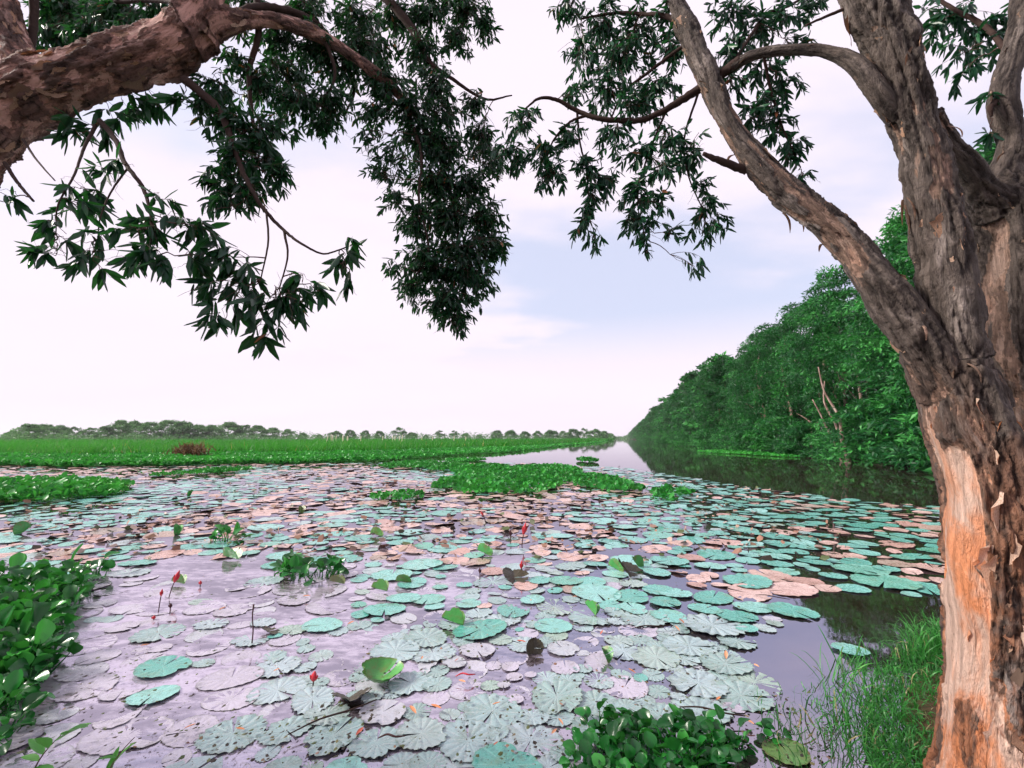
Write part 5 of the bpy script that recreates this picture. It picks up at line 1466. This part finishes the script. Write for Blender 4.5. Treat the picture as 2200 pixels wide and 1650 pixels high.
# ================================================================== bank grass beside the orange trunk
M_BGRASS = leaf_mat('bank_grass', (0.012, 0.09, 0.015), (0.03, 0.21, 0.03), (0.09, 0.36, 0.06), 0.42, 0.45, 0.3, (0.1, 0.42, 0.05), (0.34, 0.28, 0.14))
def blade5(bend):
    ys = np.linspace(0, 1, 6); w = 0.5 * np.array((0.8, 1, 0.95, 0.8, 0.5, 0.04))
    y2 = np.sin(ys * (1.0 + bend)) / (1.0 + bend) * 1.2; z2 = bend * ys ** 2 * 0.55
    V = np.array([(s * w[i], y2[i], z2[i]) for i in range(6) for s in (-1, 1)])
    return V, [np.array([(2 * i, 2 * i + 1, 2 * i + 3, 2 * i + 2) for i in range(5)])]
ga = Acc()
def grass_patch(n, sampler, h0, h1, wid, bend, seed, tint=0.45, z0=0.0):
    r = np.random.default_rng(seed)
    pts = np.array([sampler(r) for _ in range(n)])
    D = nrm(np.array((0, 0, 1.0)) + 0.42 * r.standard_normal((n, 3)) * np.array((1, 1, 0.1)))
    A, D, N = frames(D, r.standard_normal((n, 3)) * np.array((1, 1, 0.1)))
    h = r.uniform(h0, h1, n)
    TV, TF = blade5(bend)
    V, Fs = stamp(TV, TF, pts + np.array((0, 0, z0)), A, D, N, np.column_stack([np.full(n, wid) * r.uniform(0.6, 1.3, n), h, h]))
    tt = np.clip(tint + 0.2 * r.standard_normal(n), 0, 0.9); tt[r.random(n) < 0.05] = 1.0
    ga.add(V, Fs, tint=np.repeat(tt, len(TV)))
def in_poly(poly):
    poly = np.array(poly, dtype=float)
    lo, hi = poly.min(0), poly.max(0)
    def f(r):
        while True:
            p = lo + (hi - lo) * r.random(2)
            ins = False; j = len(poly) - 1
            for i in range(len(poly)):
                if (poly[i][1] > p[1]) != (poly[j][1] > p[1]) and p[0] < (poly[j][0] - poly[i][0]) * (p[1] - poly[i][1]) / (poly[j][1] - poly[i][1]) + poly[i][0]: ins = not ins
                j = i
            if ins: return G(p[0], p[1])
    return f
thick = in_poly([(1930, 1400), (2080, 1380), (2080, 1700), (1890, 1700), (1860, 1620), (1850, 1520), (1880, 1450)])
grass_patch(1100, thick, 0.05, 0.16, 0.0065, 0.9, 1, 0.42)
grass_patch(1500, thick, 0.03, 0.11, 0.006, 1.6, 2, 0.36)
grass_patch(260, in_poly([(1800, 1420), (1900, 1380), (1900, 1640), (1780, 1640), (1760, 1540)]), 0.06, 0.22, 0.006, 0.9, 3)
grass_patch(260, in_poly([(1960, 1385), (2060, 1360), (2060, 1420), (1940, 1430)]), 0.2, 0.38, 0.007, 0.9, 4, 0.5)
grass_patch(170, in_poly([(1620, 1500), (1800, 1460), (1860, 1660), (1640, 1660)]), 0.025, 0.10, 0.005, 0.8, 5, 0.3)
grass_patch(26, in_poly([(1740, 1410), (1800, 1400), (1860, 1480), (1790, 1520)]), 0.16, 0.30, 0.007, 0.6, 6)
grass_patch(16, in_poly([(1660, 1540), (1760, 1540), (1780, 1640), (1650, 1640)]), 0.1, 0.2, 0.007, 0.8, 7)
tag(obj('bank_grass', ga.mesh('bank_grass', M_BGRASS)), 'bright green grass along the bank beside the orange trunk', kind='stuff')

# ================================================================== litter on the water
k = NT('fallen_leaf'); oi = k.n('ShaderNodeObjectInfo').outputs['Random']
M_FALLEN = k.done(k.bsdf(k.colramp(oi, [(0, (0.55, 0.20, 0.08)), (0.4, (0.62, 0.30, 0.16)), (0.7, (0.30, 0.12, 0.06)), (1, (0.45, 0.10, 0.06))]), 0.5, 0.4))
FV, FFc = lance(4, 0.30, 0.08, 0.05)
fm = mesh('fallen_leaf', FV, FFc, M_FALLEN)
FALL = [(880, 1532), (985, 1428), (925, 1530), (1058, 1530), (1060, 1620), (1185, 1595), (525, 1585), (420, 1572), (1110, 1388), (1290, 1375), (905, 1430), (1540, 1520), (1450, 1355), (1075, 1275), (780, 1580), (1140, 1300), (1560, 1410), (1600, 1560), (1470, 1350), (820, 1320), (1240, 1290), (650, 1290), (470, 1320), (760, 1345), (600, 1450), (1000, 1480), (1350, 1450), (1620, 1440), (1200, 1560), (300, 1400)]
FLAB = landmark_labels([(q, *q, 'orange-brown fallen leaf') for q in FALL])
for px, py in FALL:
    g = G(px, py)
    o = obj('fallen_leaf', fm, None, (g[0], g[1], 0.042))
    s = 0.035 + 0.05 * r.random()
    o.scale = (s, s, s); o.rotation_euler = (0.15 * r.standard_normal(), 0.15 * r.standard_normal(), r.random() * 6.28)
    tag(o, FLAB[(px, py)], 'fallen leaf', 'fallen leaves on the pads')
for px, py, L, a, lab in [(1400, 1358, 0.34, 0.15, 'reddish twig pair floating right of centre'), (1000, 1465, 0.13, 0.1, 'curved red stem lying near the cupped pad'), (1660, 1292, 0.3, -0.5, 'thin pale stick floating on the dark water'), (720, 1555, 0.5, 0.7, 'long brown reed stalk lying across the near pads'), (1530, 1545, 0.35, -0.3, 'brown twig floating beside the bottom hyacinth'), (840, 1602, 0.14, 0.05, 'short dark stick at the bottom of the pads')]:
    g = G(px, py)
    q = np.array([(-L / 2, 0, 0.0), (-L / 6, 0.01, 0.012), (L / 6, -0.008, 0.010), (L / 2, 0.01, 0.002)])
    V, Fs = tube(catmull(np.column_stack([q, (0.003, 0.005, 0.005, 0.003)]), 4), 6)
    o = obj('floating_stick', mesh('floating_stick', V, Fs, M_BRANCH if L > 0.2 else M_BUD if px == 1000 else M_STEM), None, (g[0], g[1], 0.038))
    o.rotation_euler = (0, 0, a)
    tag(o, lab, 'stick')
# specks of rotting leaf, algae and pale scum
k = NT('debris'); t_ = k.attr('tint')
M_DEBRIS = k.done(k.bsdf(k.colramp(t_, [(0, (0.02, 0.014, 0.01)), (0.35, (0.04, 0.028, 0.016)), (0.5, (0.05, 0.075, 0.02)), (0.7, (0.09, 0.10, 0.03)), (0.85, (0.24, 0.12, 0.08)), (1, (0.36, 0.28, 0.24))]), 0.55, 0.4))
n = 5600
px = r.uniform(-40, 1800, n); py = 1180 + 480 * r.random(n) ** 0.8
ok = (px + (py - 1180) * 0.1 < 1560 + 120 * r.random(n)) | (py > 1500)
for cx, cy, rx, ry in [(1690, 1400, 140, 65), (440, 1225, 120, 20)]:
    ok &= ((px - cx) / rx) ** 2 + ((py - cy) / ry) ** 2 > 1
px, py = px[ok], py[ok]
yc = -(py - CY) / F
dzv = SP + yc * CP; tt_ = -HCAM / dzv
X = (px - CX) / F * tt_; Y = (CP - yc * SP) * tt_
cl = fbm(np.column_stack([X * 2.2, Y * 2.2, X * 0]), 3, 61)
kp = r.random(len(X)) < np.clip((cl - 0.36) * 4.5, 0.03, 1)
X, Y, cl = X[kp], Y[kp], cl[kp]; n = len(X)
th = r.random(n) * 6.28 * 0.3 + 0.3
D = np.column_stack([np.cos(th), np.sin(th), 0.1 * r.standard_normal(n)]); D = nrm(D)
A, D, N = frames(D, np.array((0, 0, 1.0)) + 0.25 * r.standard_normal((n, 3)))
S = 0.005 + 0.028 * r.random(n) ** 3.5
DV = np.array([(-0.25, 0, 0), (0.22, 0.1, 0.05), (0.30, 0.6, -0.03), (0.05, 1, 0.06), (-0.30, 0.7, 0)], dtype=float)
V, Fs = stamp(DV, [np.array([[0, 1, 2, 3, 4]])], np.column_stack([X, Y, 0.030 + 0.010 * r.random(n)]), A, D, N, S)
tint = np.where(r.random(n) < 0.55, 0.4 * r.random(n), np.clip(0.45 + cl * 0.4 * r.random(n) + 0.25 * r.random(n) ** 3, 0, 1))
tag(obj('floating_debris', mesh('floating_debris', V, Fs, M_DEBRIS, False, {'tint': np.repeat(tint, 5)})), 'specks of rotting leaf and algae floating among the near pads', kind='stuff')

# crumpled scraps of dead pads lying over the middle of the lily field
n = 5200
Yd = 6.2 * np.exp(r.random(n) ** 0.9 * math.log(27 / 6.2)); Xd = (r.random(n) * 1.75 - 1.05) * Yd
pp = [pix((a, b, 0)) for a, b in zip(Xd, Yd)]
cl = fbm(np.column_stack([Xd * 0.5, Yd * 0.4, Xd * 0]), 3, 88)
ok = np.array([zone(*q) is not None for q in pp]) & (r.random(n) < np.clip((cl - 0.33) * 4, 0.05, 1))
Xd, Yd = Xd[ok], Yd[ok]; n = len(Xd)
th = r.random(n) * 6.28
D = nrm(np.column_stack([np.cos(th), np.sin(th), 0.25 * r.standard_normal(n)]))
A, D, N = frames(D, np.array((0, 0, 1.0)) + 0.5 * r.standard_normal((n, 3)))
V, Fs = stamp(DV, [np.array([[0, 1, 2, 3, 4]])], np.column_stack([Xd, Yd, 0.030 + 0.02 * r.random(n)]), A, D, N, 0.03 + 0.14 * r.random(n) ** 2.2)
tint = np.where(r.random(n) < 0.38, 0.6 * r.random(n), 0.8 + 0.2 * r.random(n))
tag(obj('pad_scraps', mesh('pad_scraps', V, Fs, M_DEBRIS, False, {'tint': np.repeat(tint, 5)})), 'crumpled brown and pinkish scraps of dead pads over the lily field', kind='stuff')

# ================================================================== humid air
k = NT('humid_air')
pv = k.n('ShaderNodeVolumePrincipled')
pv.inputs['Color'].default_value = (0.93, 0.93, 0.97, 1)
pv.inputs['Density'].default_value = 0.00015
pv.inputs['Anisotropy'].default_value = 0.2
k.l(pv.outputs[0], k.out.inputs['Volume'])
x0, x1, y0, y1, z0, z1 = -1495, 1495, -55, 1495, -1.2, 26
V = np.array([(x, y, z) for z in (z0, z1) for y in (y0, y1) for x in (x0, x1)])
hz = mesh('haze', V, np.array([(0, 2, 3, 1), (4, 5, 7, 6), (0, 1, 5, 4), (2, 6, 7, 3), (0, 4, 6, 2), (1, 3, 7, 5)]), k.m, False)
tag(obj('haze', hz), 'thin humid haze over the lake', kind='stuff')
